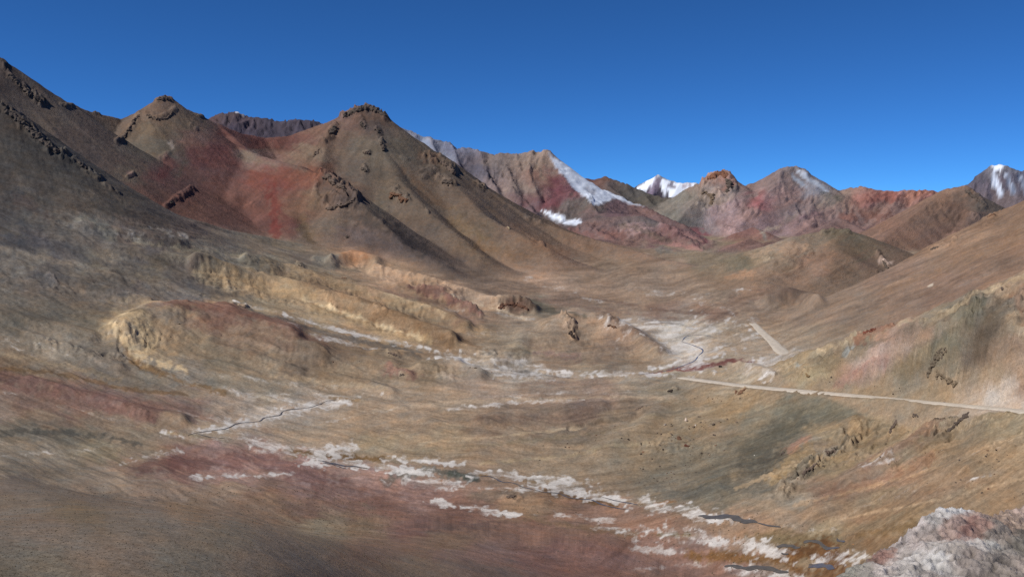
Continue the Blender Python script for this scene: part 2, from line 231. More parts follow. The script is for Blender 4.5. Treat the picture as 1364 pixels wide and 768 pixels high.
    # erosion cuts and channels
    for p, w, a in (([(1262,588),(1280,572),(1292,558),(1305,548)], 4, 6), ([(1100,612),(1118,598),(1134,586)], 4, 5), ([(1060,640),(1080,622),(1096,610)], 3.5, 4), ([(1183,590),(1188,568),(1200,556)], 4, 4), ([(1222,555),(1236,560)], 4, 4),
                    ([(1250,580),(1270,566)], 4, 3), ([(250,578),(300,570),(370,553),(410,541),(450,532)], 3, 2), ([(160,440),(160,465),(190,486)], 5, 3), ([(0,335),(60,352),(120,378),(190,396)], 4, 2), ([(270,392),(275,410),(300,425)],3,1.5),
                    ([(660,490),(700,494),(760,502)], 3, 1.5), ([(735,668),(800,660),(860,672)],3,.6), ([(760,570),(790,562),(850,552)], 5, 3), ([(840,560),(862,546)], 5, 2), ([(540,380),(600,408),(640,435)], 4, 2)):
        carve(p, w, a, V)
    for p, w, a in (([(1295,430),(1300,455),(1310,480)], 10, 4), ([(1262,470),(1270,500)], 4, 3)): carve(p, w, a, RB)
    # flattened ground: stream plain
    for p, w in (([(420,605),(600,634),(760,652),(900,682),(1100,730),(1160,760)], 26), ([(250,580),(420,545)], 12), ([(860,495),(930,470),(930,440),(860,430)], 18), ([(1003,433),(1050,475)], 16)): flat(p, w, V, 1.6)

def exec_paint():
    V, SM, DS, RB, RM = 'valley|dark_slope', 'scree_mountains', 'dark_slope', 'road_bluff', 'red_massif'
    WH = 'c9c2ba'; PW = 'a89c8e'
    # ---- dry salt and washed gravel in the valley
    for p, w, c, op, asp in (
        ([(250,578),(300,568),(350,556),(410,542),(450,535)], 26, 'b9aea4', .8, 3.5), ([(300,582),(360,592),(420,600),(470,600)], 24, 'a99b8a', .7, 4),
        ([(420,606),(445,600),(460,596)], 22, WH, .85, 3), ([(430,614),(470,618),(520,624),(560,628)], 26, WH, .9, 3.2), ([(520,612),(580,614),(600,620)], 18, WH, .8, 4), ([(540,640),(600,645)], 26, 'bdb3a8', .7, 4),
        ([(640,630),(700,636),(760,642)], 24, WH, .85, 4), ([(660,650),(720,652)],24,'a89584',.7,4), ([(730,648),(800,662),(870,672)], 30, WH, .9, 4), ([(820,664),(900,678),(960,690)], 30, 'c4bcb4', .9, 4.5),
        ([(584,668),(630,676),(690,685)], 13, 'cdbfb4', .9, 3), ([(738,686),(800,692)], 16, 'b59c8c', .7, 4), ([(800,702),(830,703)],12,'b8a496',.5,4), ([(870,708),(930,716),(1000,725),(1030,735)], 34, 'bcb4ae', .85, 3.5),
        ([(860,730),(900,735)], 20, 'b8a598', .7, 4), ([(960,752),(1010,762),(1060,766)], 22, 'b0a9a6', .8, 3), ([(1095,746),(1130,744)], 30, 'd0bfa4', .8, 3), ([(860,758),(920,750),(1000,768)], 14, 'c2a898', .4, 4),
        ([(255,636),(320,634),(385,631)], 9, 'c9b8ac', .8, 2.5), ([(160,618),(200,608),(230,602)], 12, 'a99a86', .7, 3), ([(0,608),(60,602),(120,600)], 9, 'a09480', .55, 3), ([(350,600),(400,604)],16,'b5a695',.6,4),
        # upper streambed
        ([(320,405),(380,420),(440,436),(500,450),(560,462),(600,472)], 8, 'b3aca2', .8, 2.2), ([(380,438),(440,452),(500,464)], 7, 'a9a092', .65, 2.5), ([(600,478),(650,492),(700,498),(740,500)], 26, 'bdb6ae', .8, 3.5), ([(640,485),(680,482),(740,494)], 18, 'b3aaa0', .6, 3.5),
        ([(300,520),(360,530),(420,540)], 16, 'a89b88', .55, 3), ([(300,500),(380,510),(440,516)], 9, 'a4977f', .5, 3), ([(340,528),(400,522),(460,528),(500,526)], 8, 'c2b6a4', .5, 3), ([(600,545),(660,538),(720,533),(780,534)], 7, 'b5a699', .75, 2.5), ([(440,560),(520,546)], 5, 'b0a08c', .4, 3),
        ([(650,528),(740,524),(840,522)], 10, 'b0a294', .4, 3.5), ([(800,498),(850,496),(880,500)], 16, 'cdc6be', .8, 4), ([(850,432),(900,445),(950,440)], 40, 'b8aea2', .7, 2.5), ([(900,460),(940,470),(930,485)], 34, 'b5aaa0', .8, 2.5), ([(870,490),(920,482),(935,470)], 14, 'ccc6c0', .8, 3),
        ([(1000,490),(1040,480),(1030,498)], 34, 'a89a8c', .8, 3), ([(960,440),(1000,450)], 20, 'a79a86', .6, 4), ([(840,425),(900,430)], 12, 'aaa4a6', .6, 4), ([(985,386),(1000,382)], 10, 'c8bcae', .7, 3), ([(965,383),(985,380)],8,'7d5a3c',.7,2),
        ([(930,398),(960,410)], 12, 'a89680', .5, 4), ([(870,390),(930,392)], 16, '97856e', .5, 4), ([(700,372),(740,380),(760,386)], 14, 'a78a6e', .6, 3), ([(760,392),(800,402)], 12, '9c8a78', .45, 4), ([(950,350),(980,346)], 6, 'b8a998', .6, 3), ([(600,412),(650,415),(700,425)], 12, 'a09482', .5, 4),
        ([(640,445),(720,440),(700,460)], 24, '958570', .35, 4), ([(1150,628),(1165,622),(1190,612)], 8, 'b8aaa0', .7, 2), ([(1055,700),(1070,706),(1110,704)], 10, 'b3a084', .5, 3), ([(1295,637),(1318,632)], 3, 'd0c8bc', .9, 1.5), ([(1200,640),(1260,615),(1330,600)], 6, 'a8906e', .4, 2), ([(1110,690),(1200,655),(1300,640)], 8, '98805c', .35, 2),
        ([(0,455),(60,468),(100,474)], 14, '9a8c74', .6, 2.5), ([(60,452),(110,470)],8,'a89a80',.6,2), ([(0,520),(60,535),(110,548),(190,570)], 7, '94816c', .5, 2.5), ([(230,548),(280,556)], 8, 'a39079', .5, 3), ([(20,400),(0,380)], 10, '766e60', .5, 1.5),
        ([(120,295),(150,310),(200,320),(250,318)], 10, '7b7468', .6, 1.6), ([(170,300),(220,306),(250,316)],6,'8d8472',.6,2), ([(0,345),(60,358),(120,378),(180,392),(240,410)], 9, '756b60', .5, 1.6), ([(180,380),(240,392),(300,402),(330,408)], 12, '5c5a58', .7, 2), ([(140,450),(180,480),(240,505),(320,525)], 14, '6e675c', .6, 1.6)):
        paint(p, w * 1.15, c, op, .85, .9, V + '|' + DS, asp, gain=1.0, streak=True)
    # ---- grey gravel bars, red earth, mossy and rusty wet ground
    for p, w, c, op, asp in (
        ([(330,415),(400,435),(470,452),(560,470)], 9, '5d5852', .7, 2.2), ([(480,462),(560,478)], 6, '565048', .5, 3), ([(640,492),(700,494),(760,503)], 6, '5a5550', .6, 4), ([(520,640),(540,630),(580,626),(625,636)], 16, '55554e', .8, 1.8), ([(600,630),(638,640)], 10, '3f453e', .8, 2.5),
        ([(0,575),(80,574),(140,582),(180,588)], 14, '494740', .7, 2.5), ([(900,660),(960,650),(1010,655)], 20, '5d594e', .5, 2.5), ([(860,648),(920,658)],14,'605c52',.5,3), ([(1040,560),(1110,545),(1160,550)], 26, '625f50', .4, 1.6), ([(1000,600),(1060,570)], 34, '4e4a3e', .5, 1.5), ([(980,640),(1040,610)], 30, '524c40', .5, 1.5),
        ([(1040,650),(1090,610),(1130,590)], 20, '5f5546', .5, 1.3), ([(1090,620),(1140,600),(1200,590)], 12, '8a7450', .5, 1.3), ([(1030,640),(1060,612),(1080,600)], 12, '94794f', .7, 1.2), ([(1050,602),(1075,585)], 9, 'a0745a', .7, 1), ([(900,580),(960,545),(1010,525)], 26, '8a714d', .5, 1.4), ([(1140,570),(1155,580)], 16, '8c7049', .5, 1),
        ([(1150,625),(1200,600),(1250,560)], 12, '8a6652', .5, 1.2), ([(1100,660),(1180,640),(1240,610)], 12, '8c6246', .5, 1.3), ([(1150,690),(1230,660),(1300,640)], 14, '8c6848', .4, 1.3), ([(640,660),(700,655)], 20, '6b5c4c', .6, 2),
        ([(200,620),(350,612),(430,640)], 34, '683e38', .5, 2.5), ([(430,650),(540,650),(640,690)], 34, '78564a', .45, 2.5), ([(560,700),(640,700)], 26, '584640', .4, 3), ([(600,740),(760,740),(900,755)], 30, '86665c', .4, 3), ([(700,690),(760,700),(840,710)], 20, '7a6242', .5, 4),
        ([(0,500),(60,515),(140,532),(230,552)], 16, '684640', .5, 1.6), ([(905,492),(940,486),(975,480),(1000,484)], 12, '6e382f', .9, 2.2), ([(865,498),(900,492)], 8, '8a4f40', .7, 2.5), ([(520,495),(545,500)], 14, '83564a', .6, 2),
        ([(230,416),(300,424),(360,440),(420,458)], 20, '6d4638', .55, 1.6), ([(250,440),(330,446)], 12, '74503f', .4, 1.6), ([(545,385),(590,395),(640,420)], 8, '6a4540', .7, 1.5), ([(150,435),(165,425),(190,440),(200,465)], 16, 'b09467', .55, 1), ([(160,450),(172,470),(190,486),(230,500)], 6, '7a5a30', .7, 1.5),
        ([(290,370),(330,382),(380,392),(420,400)], 9, 'a5865a', .6, 1.3), ([(280,352),(330,362),(380,375)], 7, '8d7750', .5, 1.4), ([(420,408),(470,425),(520,445),(570,456)], 9, 'a98c60', .6, 1.3), ([(460,345),(490,345)], 9, 'a07049', .8, 1), ([(500,362),(560,372),(620,392),(655,404)], 7, 'ad8c6c', .7, 1.3),
        ([(450,360),(500,375),(540,385)], 5, 'a58462', .5, 1.3), ([(540,400),(600,425),(650,445)], 7, 'a0835c', .5, 1.3), ([(350,352),(420,372),(500,400)], 8, '9a7f58', .45, 1.3), ([(480,408),(540,430),(600,462)], 5, '6c5236', .6, 1.2), ([(300,345),(380,358)], 5, '655c4a', .5, 1.6), ([(520,392),(580,402)],6,'6b4c40',.5,1.5),
        ([(760,428),(800,440),(840,455)], 5, '9c7a5c', .6, 1.2), ([(800,428),(840,445),(880,470)], 8, '6a5140', .6, 1.2), ([(720,470),(760,475)], 14, '86665c', .5, 2), ([(680,410),(705,412)], 8, '50392e', .7, 1.2), ([(710,402),(740,418),(780,432)], 7, '5a5444', .7, 1.4), ([(700,510),(800,508)], 12, '80604e', .3, 3), ([(640,560),(760,556)], 20, '6a5548', .5, 3),
        ([(0,490),(60,495),(110,505),(170,518),(250,526)], 7, '6e5230', .7, 1.8), ([(1020,396),(1090,404)], 12, '5d483c', .4, 1.5), ([(860,425),(905,432),(920,438)], 6, '6c6560', .5, 3), ([(790,398),(900,415),(980,418)], 8, '6c5242', .55, 3), ([(600,366),(700,380),(780,400)], 12, '6c5848', .5, 3)):
        paint(p, w, c, op, .7, .6, V + '|' + DS, asp, gain=.95)
    for p, w, c, op, asp in (   # wet, rusty, algae covered flats
        ([(395,602),(430,606),(480,610),(505,612)], 12, '6a4f22', .9, 1.8), ([(640,632),(650,632)],6,'7a5c2c',.7,2), ([(725,652),(760,660),(820,672)], 14, '66481f', .9, 2.2), ([(780,655),(800,655)], 8, '7a5c2a', .7, 2), ([(700,640),(760,646)], 9, '7f643a', .6, 3), ([(875,670),(895,668)], 8, '80592a', .8, 2.2),
        ([(872,711),(915,712)], 14, '6e5a34', .85, 3), ([(925,740),(980,744),(1040,742),(1080,738)], 20, '74501f', .9, 2.2), ([(1010,715),(1060,718),(1120,722)], 24, '6a5634', .75, 2.5), ([(1060,735),(1090,730),(1110,750)], 26, '65421c', .95, 1.6), ([(1060,760),(1110,764)], 20, '6b481f', .9, 2),
        ([(445,530),(480,534)], 9, '7d6238', .6, 3), ([(840,668),(860,672)],8,'7a5a2c',.7,2), ([(1150,712),(1190,705),(1220,698)], 12, '74582f', .7, 1.8), ([(920,455),(935,452)],6,'8a6a40',.6,2), ([(225,576),(260,580)], 10, '80704a', .6, 4)):
        paint(p, w, c, op, .6, .7, V, asp, mask='wet')
    for p, w, c, op in (([(148,418),(160,405),(178,398)], 6, '8a7658', .6), ([(152,436),(158,452),(172,462),(200,478),(240,492)], 9, 'b39a70', .8), ([(165,428),(185,418),(215,412)], 8, 'a98f68', .7), ([(200,420),(250,412),(320,420),(400,445)], 10, '6e4f40', .6), ([(170,475),(190,490),(240,508),(300,525)], 5, '6e522c', .7),
                        ([(60,380),(140,400),(200,425),(240,440)], 10, '6f655a', .5), ([(0,365),(80,385),(140,410),(160,440)], 6, '5e5449', .5), ([(0,330),(80,348),(160,368),(260,392)], 6, '7c6f5e', .5), ([(80,340),(160,352),(260,378),(330,398)], 8, '57504a', .5),
                        ([(300,338),(380,352),(440,362)], 5, '84755e', .6), ([(180,322),(250,332),(330,340)], 5, '80765f', .6), ([(330,345),(400,352),(480,362)], 4, '5f5546', .5), ([(420,388),(520,418),(600,448),(650,468)], 4, '6e5436', .6), ([(400,398),(480,424),(560,452)], 4, 'b29a72', .7),
                        ([(430,366),(520,392),(600,418),(640,434)], 4, '70583c', .5), ([(440,372),(520,400),(590,424)], 4, 'a98f6a', .6), ([(600,398),(660,412),(700,424)], 3.5, 'b09c80', .6), ([(700,395),(800,412),(900,424)], 5, '71594a', .5), ([(620,372),(760,400),(860,412)], 5, '6c5a4a', .5),
                        ([(420,455),(520,480),(620,500)], 5, '66563f', .4), ([(360,500),(440,512),(520,522)], 4, '927e62', .6), ([(0,470),(100,490),(160,505)], 5, '8a7658', .5), ([(0,515),(100,532),(200,558)], 7, '6a4a40', .5), ([(100,520),(180,536),(280,556)], 5, '7c5f50', .5),
                        ([(480,548),(600,536),(760,530),(900,528)], 5, '97836a', .5), ([(480,575),(600,560),(740,548)], 5, '6f6050', .4), ([(540,600),(660,592),(800,576),(880,556)], 4, '6e6048', .45), ([(560,590),(680,580),(780,566)], 3, '9a8668', .5), ([(640,618),(760,606),(860,590)], 4, '92805f', .4),
                        ([(980,650),(1060,620),(1110,590)], 4, '9a8260', .6), ([(1010,660),(1100,640),(1180,615),(1260,580)], 5, '6b5a45', .5), ([(1060,672),(1160,648),(1260,620)], 4, 'a0805a', .5), ([(1080,686),(1200,660),(1340,625)], 4, '74604a', .5), ([(1120,690),(1220,672),(1364,636)], 3, 'a88c68', .5), ([(1150,560),(1120,590),(1080,620)], 3, '8c7350', .6),
                        ([(1180,565),(1150,600),(1110,625)], 3, '6c5b47', .5), ([(1230,562),(1200,590),(1160,620)], 4, '9a8260', .5), ([(1280,560),(1220,600)], 4, '705c48', .5), ([(900,610),(980,590),(1040,560)], 8, '655c4c', .4), ([(940,545),(900,570),(860,600)], 6, '8f7a5c', .4)):
        paint(p, w, c, op, .8, .8, V + '|' + DS, 1.3)
    # ---- mountains
    for p, w, c, op, g in (
        ([(215,232),(222,222),(226,212)], 9, '7c3a36', .4, SM), ([(260,200),(290,212),(310,222)], 14, '6e3c38', .3, SM), ([(300,172),(360,190),(410,182)], 10, '743a34', .3, SM), ([(320,206),(350,216),(365,222)], 7, '85765f', .35, SM),
        ([(340,235),(400,240),(420,234)], 14, '84462f', .35, SM), ([(360,250),(370,290),(368,315)], 9, '782e28', .6, SM), ([(300,240),(250,262),(215,272)], 10, '6c4238', .4, SM), ([(228,188),(230,196)], 4, 'b5a08c', .8, SM), ([(172,232),(176,234)], 4, 'a07c70', .7, SM),
        ([(240,185),(245,215),(235,240)], 5, '5c5648', .4, SM), ([(400,290),(415,320)], 9, '7a6242', .5, SM), ([(430,300),(450,330),(500,345)], 8, '6f655c', .35, SM), ([(560,330),(520,300),(480,290)], 12, '453c38', .6, SM), ([(600,350),(560,330),(530,310)], 10, '443b37', .5, SM),  # last two strokes paint the shade on the red spur's right flank
        ([(535,225),(560,250),(590,275)], 7, '74563c', .5, SM), ([(560,205),(580,215)], 8, '7a5a44', .5, SM), ([(600,290),(640,315)], 14, '7d633f', .45, SM), ([(620,290),(650,310)], 8, '504640', .4, SM), ([(640,325),(680,340)], 9, '82603c', .4, SM), ([(470,155),(510,160)], 8, '6b4e3a', .4, SM),
        ([(440,180),(420,205),(410,215)], 6, '604c3c', .5, SM), ([(185,150),(160,185)], 7, '7a5f46', .4, SM), ([(700,320),(760,340),(840,360)], 6, '80583c', .4, SM), ([(800,345),(900,372)], 5, '5f4d40', .35, SM),
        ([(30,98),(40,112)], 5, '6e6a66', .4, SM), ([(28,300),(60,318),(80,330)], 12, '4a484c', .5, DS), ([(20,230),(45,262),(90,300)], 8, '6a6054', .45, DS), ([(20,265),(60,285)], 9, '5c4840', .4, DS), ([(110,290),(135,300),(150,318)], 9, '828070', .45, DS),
        ([(735,235),(745,255),(735,275)], 12, '70303a', .3, 'snow_range'), ([(700,270),(725,250)], 6, '5f3a3c', .5, 'snow_range'), ([(715,222),(722,238)], 6, '8a7a66', .4, 'snow_range'), ([(560,186),(570,195),(600,215)], 7, '8a90a0', .5, 'snow_range'),
        ([(1006,268),(1016,258)], 7, '8a3c3c', .4, RM), ([(925,305),(940,315)], 8, '74343c', .7, RM + '|red_foothills'), ([(955,285),(975,300)], 10, '94787a', .5, RM), ([(960,300),(1000,305)],8,'8a6a62',.4,RM), ([(1160,262),(1190,262)], 8, '84483c', .6, RM), ([(1210,262),(1240,258)], 7, '8c5a46', .6, RM),
        ([(1120,290),(1160,285),(1200,290)], 8, '7c4c3c', .5, RM), ([(1100,255),(1118,262)], 6, '5c5c4c', .4, RM), ([(1040,300),(1060,290)], 7, '8e7e70', .5, RM), ([(1010,312),(1040,300)], 3, 'a0907c', .6, RM + '|red_foothills'), ([(1000,262),(985,285)], 8, '5c4f4c', .4, RM), ([(1090,285),(1040,300)], 6, '745058', .4, RM),
        ([(1010,302),(1020,315)], 5, '6e7068', .6, 'red_foothills'), ([(880,330),(900,338)], 5, '5f605a', .5, 'red_foothills|valley'), ([(880,325),(930,330)], 4, '9a6a60', .5, 'red_foothills'), ([(830,300),(890,322)], 5, '5c4f40', .5, 'red_foothills'), ([(760,308),(830,315)], 8, '6e453c', .5, 'red_foothills'),
        ([(1040,335),(1070,328)], 9, '98785c', .5, 'cone_hill'), ([(1000,340),(1030,332)], 5, 'a08468', .4, 'cone_hill'), ([(1000,362),(970,370)], 6, 'a87c56', .4, 'cone_hill|valley'), ([(1175,348),(1185,352)],5,'a89080',.7,'cone_hill|valley|brown_hill'), ([(1050,395),(1065,400)], 9, '54443a', .6, 'cone_hill'),
        ([(1180,385),(1250,360),(1364,310)], 8, '94714e', .35, 'right_slope'), ([(1150,410),(1250,385),(1364,345)], 6, '6e5744', .35, 'right_slope'), ([(1300,330),(1364,305)], 5, '77583c', .35, 'right_slope'), ([(1200,370),(1240,360)], 5, '74604e', .35, 'right_slope'), ([(1237,381),(1242,379)], 2, 'd0c0a8', .8, 'right_slope'),
        ([(1120,510),(1140,498),(1165,486),(1180,478)], 8, '9a6656', .5, RB), ([(1135,492),(1175,474),(1210,460)], 6, 'b09c88', .35, RB), ([(1170,450),(1230,432),(1260,424)], 8, '94775f', .3, RB), ([(1128,470),(1136,462)], 5, '9aa09c', .8, RB), ([(1062,484),(1066,490)],4,'9aa4a0',.7,RB),
        ([(1040,490),(1085,471),(1120,462),(1150,449),(1180,439),(1215,431),(1250,422),(1280,407),(1310,391),(1345,377),(1400,352)], 5, 'a5906e', .7, RB), ([(1080,480),(1150,462),(1230,436),(1290,412)], 5, '6c6150', .5, RB),
        ([(1300,400),(1320,420),(1310,450),(1300,475)], 16, '5a4e40', .6, RB), ([(1250,455),(1290,430),(1310,405)], 10, '68624f', .6, RB), ([(1200,500),(1240,480),(1270,470)], 14, '6e6752', .5, RB), ([(1320,525),(1345,515)], 14, 'c0b2a2', .7, RB), ([(1180,500),(1220,480)], 8, '8c7248', .4, RB),
        ([(1140,455),(1170,440),(1190,436)], 6, '7c4c38', .7, RB), ([(1335,380),(1364,372)], 5, '9a7f5c', .6, RB), ([(1340,520),(1364,528)],9,'9a7c5c',.4,RB), ([(1350,400),(1364,430)], 7, '80583f', .4, RB)):
        paint(p, w, c, op, .8, .8, g, 1.0)
    SNOWROCK = 1
    # ---- snow
    snow_poly([(731,205),(745,214),(760,224),(778,235),(800,247),(825,258),(856,273),(846,272),(822,266),(806,268),(802,273),(791,273),(776,262),(757,243),(742,224)], 'snow_range', 1.2, 'b9bfca')
    snow_poly([(719,280),(733,283),(752,291),(776,294),(770,299),(751,299),(735,291)], 'snow_range|red_foothills|scree_mountains', 1.2, 'd4dae4')
    snow_poly([(845,250),(862,239),(877,231),(884,236),(893,240),(910,243),(928,243),(940,258),(915,262),(892,262),(888,250),(884,262),(878,240),(868,248),(862,256),(852,252)], 'snow_mountain', 1.2, 'e6ebf4')
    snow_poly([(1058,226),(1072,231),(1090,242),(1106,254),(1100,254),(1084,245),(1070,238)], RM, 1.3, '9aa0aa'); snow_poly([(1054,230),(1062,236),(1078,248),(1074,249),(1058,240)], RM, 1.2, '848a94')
    snow_poly([(1322,221),(1330,216),(1338,219),(1332,226),(1326,230)], 'blue_peak', 1.2, 'd8dfeb')
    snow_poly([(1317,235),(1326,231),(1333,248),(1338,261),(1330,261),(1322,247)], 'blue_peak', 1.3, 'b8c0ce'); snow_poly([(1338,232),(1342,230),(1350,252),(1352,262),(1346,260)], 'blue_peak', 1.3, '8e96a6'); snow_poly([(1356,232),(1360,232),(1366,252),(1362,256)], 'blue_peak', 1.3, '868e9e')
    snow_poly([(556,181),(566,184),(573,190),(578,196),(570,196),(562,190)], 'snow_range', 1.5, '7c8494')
    if 0: snow_poly([(586,190),(600,196),(612,206),(606,206),(594,200)], 'snow_range', 1.2, '8a92a2')
    snow_poly([(310,150),(318,149),(325,154),(318,153)], 'purple_crag', 1, 'c8ccd6')
    if 0: snow_poly([(535,167),(545,173),(552,179),(545,178)], 'snow_range', 1, 'a0a8b6')
    paint([(876,240),(871,249),(866,257)], 6, '6a5c6e', .9, .5, .6, 'snow_mountain', 1.0, 'bare')
    paint([(893,246),(898,248)], 5, '6a5c6a', .8, .5, .6, 'snow_mountain', 1.0, 'bare')
    paint([(912,247),(918,246)], 5, '74606a', .8, .5, .6, 'snow_mountain', 1.0, 'bare')
    paint([(783,250),(792,256)], 4, '7a747c', .5, .6, .8, 'snow_range', 1.0, 'bare')
def exec_rocks():
    D1, D2, D3, BR, RD, GY = '544a42', '62544a', '6a5a4a', '6e5240', '7a4c3c', '77716a'
    for label, pts, size, col, tall in (
        ('jagged dark crest of rock on top of the tall cone peak', [(458,154),(470,149),(480,146),(491,143),(503,147),(513,154)], 8, D1, 1.4),
        ('black rock rib dropping just below the cone peak summit', [(474,156),(480,163),(485,169)], 8, D1, 1.0),
        ('small square rock tooth on the cone peak right of its summit', [(502,172),(505,176)], 6, D1, 1.0),
        ('pair of dark blocks high on the middle of the cone peak', [(507,189),(511,196),(511,200)], 6, D1, 1.0),
        ('low split outcrop in the middle of the cone peak face', [(484,204),(492,204)], 5, D2, 1.0),
        ('large dark shoulder outcrop left of the cone peak summit', [(446,169),(440,178),(430,186)], 10, D1, 1.1),
        ('lower dark outcrop below the left shoulder of the cone peak', [(425,201),(419,208)], 7, D2, .9),
        ('round dark boulder outcrop on the grey scree of the cone peak', [(483,224),(486,227)], 7, D1, 1.0),
        ('brown overhanging outcrop in the centre of the long scree slope', [(521,258),(530,261),(540,267)], 11, BR, .9),
        ('long broken rock band high on the right ridge of the cone peak', [(570,209),(585,214),(596,222),(604,229)], 9, D2, 1.0),
        ('dark ledge under the long broken rock band', [(584,239),(594,243),(603,243)], 8, D1, .9),
        ('small dark outcrop on the skyline ridge before the snow range', [(636,246),(644,250)], 6, D1, 1.0),
        ('big stepped outcrop at the end of the red spur', [(434,234),(446,243),(456,250),(468,259)], 13, D2, 1.0),
        ('lower ledge of the outcrop at the end of the red spur', [(428,277),(445,277),(460,272),(472,266)], 9, D2, .7),
        ('small rock knob crowning the left red and brown peak', [(210,133),(218,130),(226,132)], 6, D2, 1.1),
        ('broken dark rib on the left shoulder of the left peak', [(184,154),(176,166),(168,178),(158,190)], 8, D2, 1.0),
        ('thin line of outcrops under the top of the left peak', [(196,153),(208,159),(222,158),(232,147)], 6, D2, .9),
        ('dark cliff edge at the far left skyline', [(2,84),(14,102),(28,116),(42,127)], 8, D1, 1.3),
        ('pointed rock tooth on the left skyline', [(48,130),(54,135)], 7, D1, 1.4),
        ('tiny rock bump on the left skyline saddle', [(86,141),(93,141)], 4, D1, 1.1),
        ('long black rock band crossing the near left slope', [(8,148),(20,156),(34,168),(48,180),(62,193),(78,202)], 10, D1, 1.1),
        ('lower end of the black band on the near left slope', [(104,216),(116,225),(130,234)], 6, D1, 1.0),
        ('slanting dark ledge in the red scree on the left', [(224,272),(240,263),(256,254)], 6, D1, .6),
        ('single small dark rock low on the grey spur', [(460,314),(463,316)], 5, D1, 1.0),
        ('lone pale block on the long right ridge of the cone peak', [(676,303),(679,304)], 3.5, '9a8a70', 1.0),
        ('reddish brown rocky knoll in the middle of the basin', [(664,410),(676,405),(690,406),(702,411)], 9, '5e4436', .8),
        ('three black rocks on the face of the small sandy hill', [(753,431),(758,441),(764,449)], 6, '3c322c', 1.3),
        ('brown rock cap on the right crest of the small sandy hill', [(812,433),(820,436)], 6, BR, .9),
        ('dark rock group beside the pale streambed', [(312,405),(326,410)], 6, D2, .7),
        ('small black rock on the ochre ridge top', [(398,353),(403,356)], 6, D1, .9),
        ('small reddish rocks on the ochre ridge', [(455,370),(464,371)], 4, BR, .9),
        ('dark rock on the pinkish mound in the basin', [(534,499),(538,500)], 4, D1, .9),
        ('low dark rocks above the pinkish mound', [(518,470),(528,473)], 5, D2, .8),
        ('red brown rubble ridge above the road bluff', [(1137,451),(1150,443),(1165,438),(1182,434)], 7, RD, .9),
        ('ribbed yellow grey rock on the road bluff', [(1236,500),(1242,484),(1250,472),(1260,468)], 8, '665b4c', 1.1),
        ('crumbling tan ledges at the foot of the road bluff', [(1248,498),(1262,504),(1274,512)], 8, '6e604e', .9),
        ('single dark rock halfway up the road bluff', [(1253,470),(1257,472)], 5, D2, 1.0),
        ('dark rocks on the ridge top of the road bluff', [(1334,382),(1338,390)], 4, D2, 1.2),
        ('rounded boulder on the left end of the road bluff', [(1074,499),(1078,501)], 6, '7a6448', 1.0),
        ('row of black ledges in the wide gully below the road', [(1044,652),(1058,642),(1070,630),(1084,620),(1096,610)], 9, D2, .9),
        ('overhanging black ledge at the top of the wide gully', [(1100,605),(1114,598),(1128,592),(1142,584)], 9, D2, .8),
        ('long dark crack edge with broken rock below the road', [(1250,584),(1264,573),(1278,560),(1290,550)], 7, D1, .8),
        ('dark hanging rocks in the brown hollow under the road', [(1184,588),(1187,572),(1194,560)], 6, D2, 1.0),
        ('two small dark ledges just under the road', [(1216,553),(1230,553)], 5, D1, .8),
        ('brown boulder pile on the shoulder below the road', [(984,524),(992,518)], 5, BR, .9),
        ('dark rocks at the rounded edge of the terrace', [(890,521),(896,520)], 5, '352d28', 1.0),
        ('small pair of dark rocks beside the orange gully', [(1038,607),(1046,601)], 5, D1, .9),
        ('dark rocks on the low mound by the streambed', [(676,662),(686,660)], 7, D2, .7),
        ('orange brown rock tower on the far skyline', [(945,238),(953,233),(962,231),(968,238)], 10, '7d5844', 1.5),
        ('dark right side of the far rock tower', [(968,240),(972,248),(968,256)], 9, D1, 1.2),
        ('rock step below the far rock tower', [(938,256),(950,262),(946,272)], 8, D3, 1.0),
        ('brown rocks on the skyline end of the right slope', [(1312,291),(1324,285),(1336,281)], 5, BR, 1.0),
        ('dark shoulder rocks on the right side of the round brown hill', [(1286,254),(1298,263),(1310,272)], 7, D1, .9),
        ('dark rocks where the right slope meets the brown hill', [(1240,332),(1256,327),(1270,319)], 5, D1, .9),
        ('dark rocks on the right flank of the small cone hill', [(1170,340),(1178,350),(1184,358)], 5, D1, .9),
        ('grey rocks scattered over the purple band below the terrace', [(846,546),(856,541)], 4, D2, .7),
    ):
        outcrop(label, pts, size, col, tall=tall)
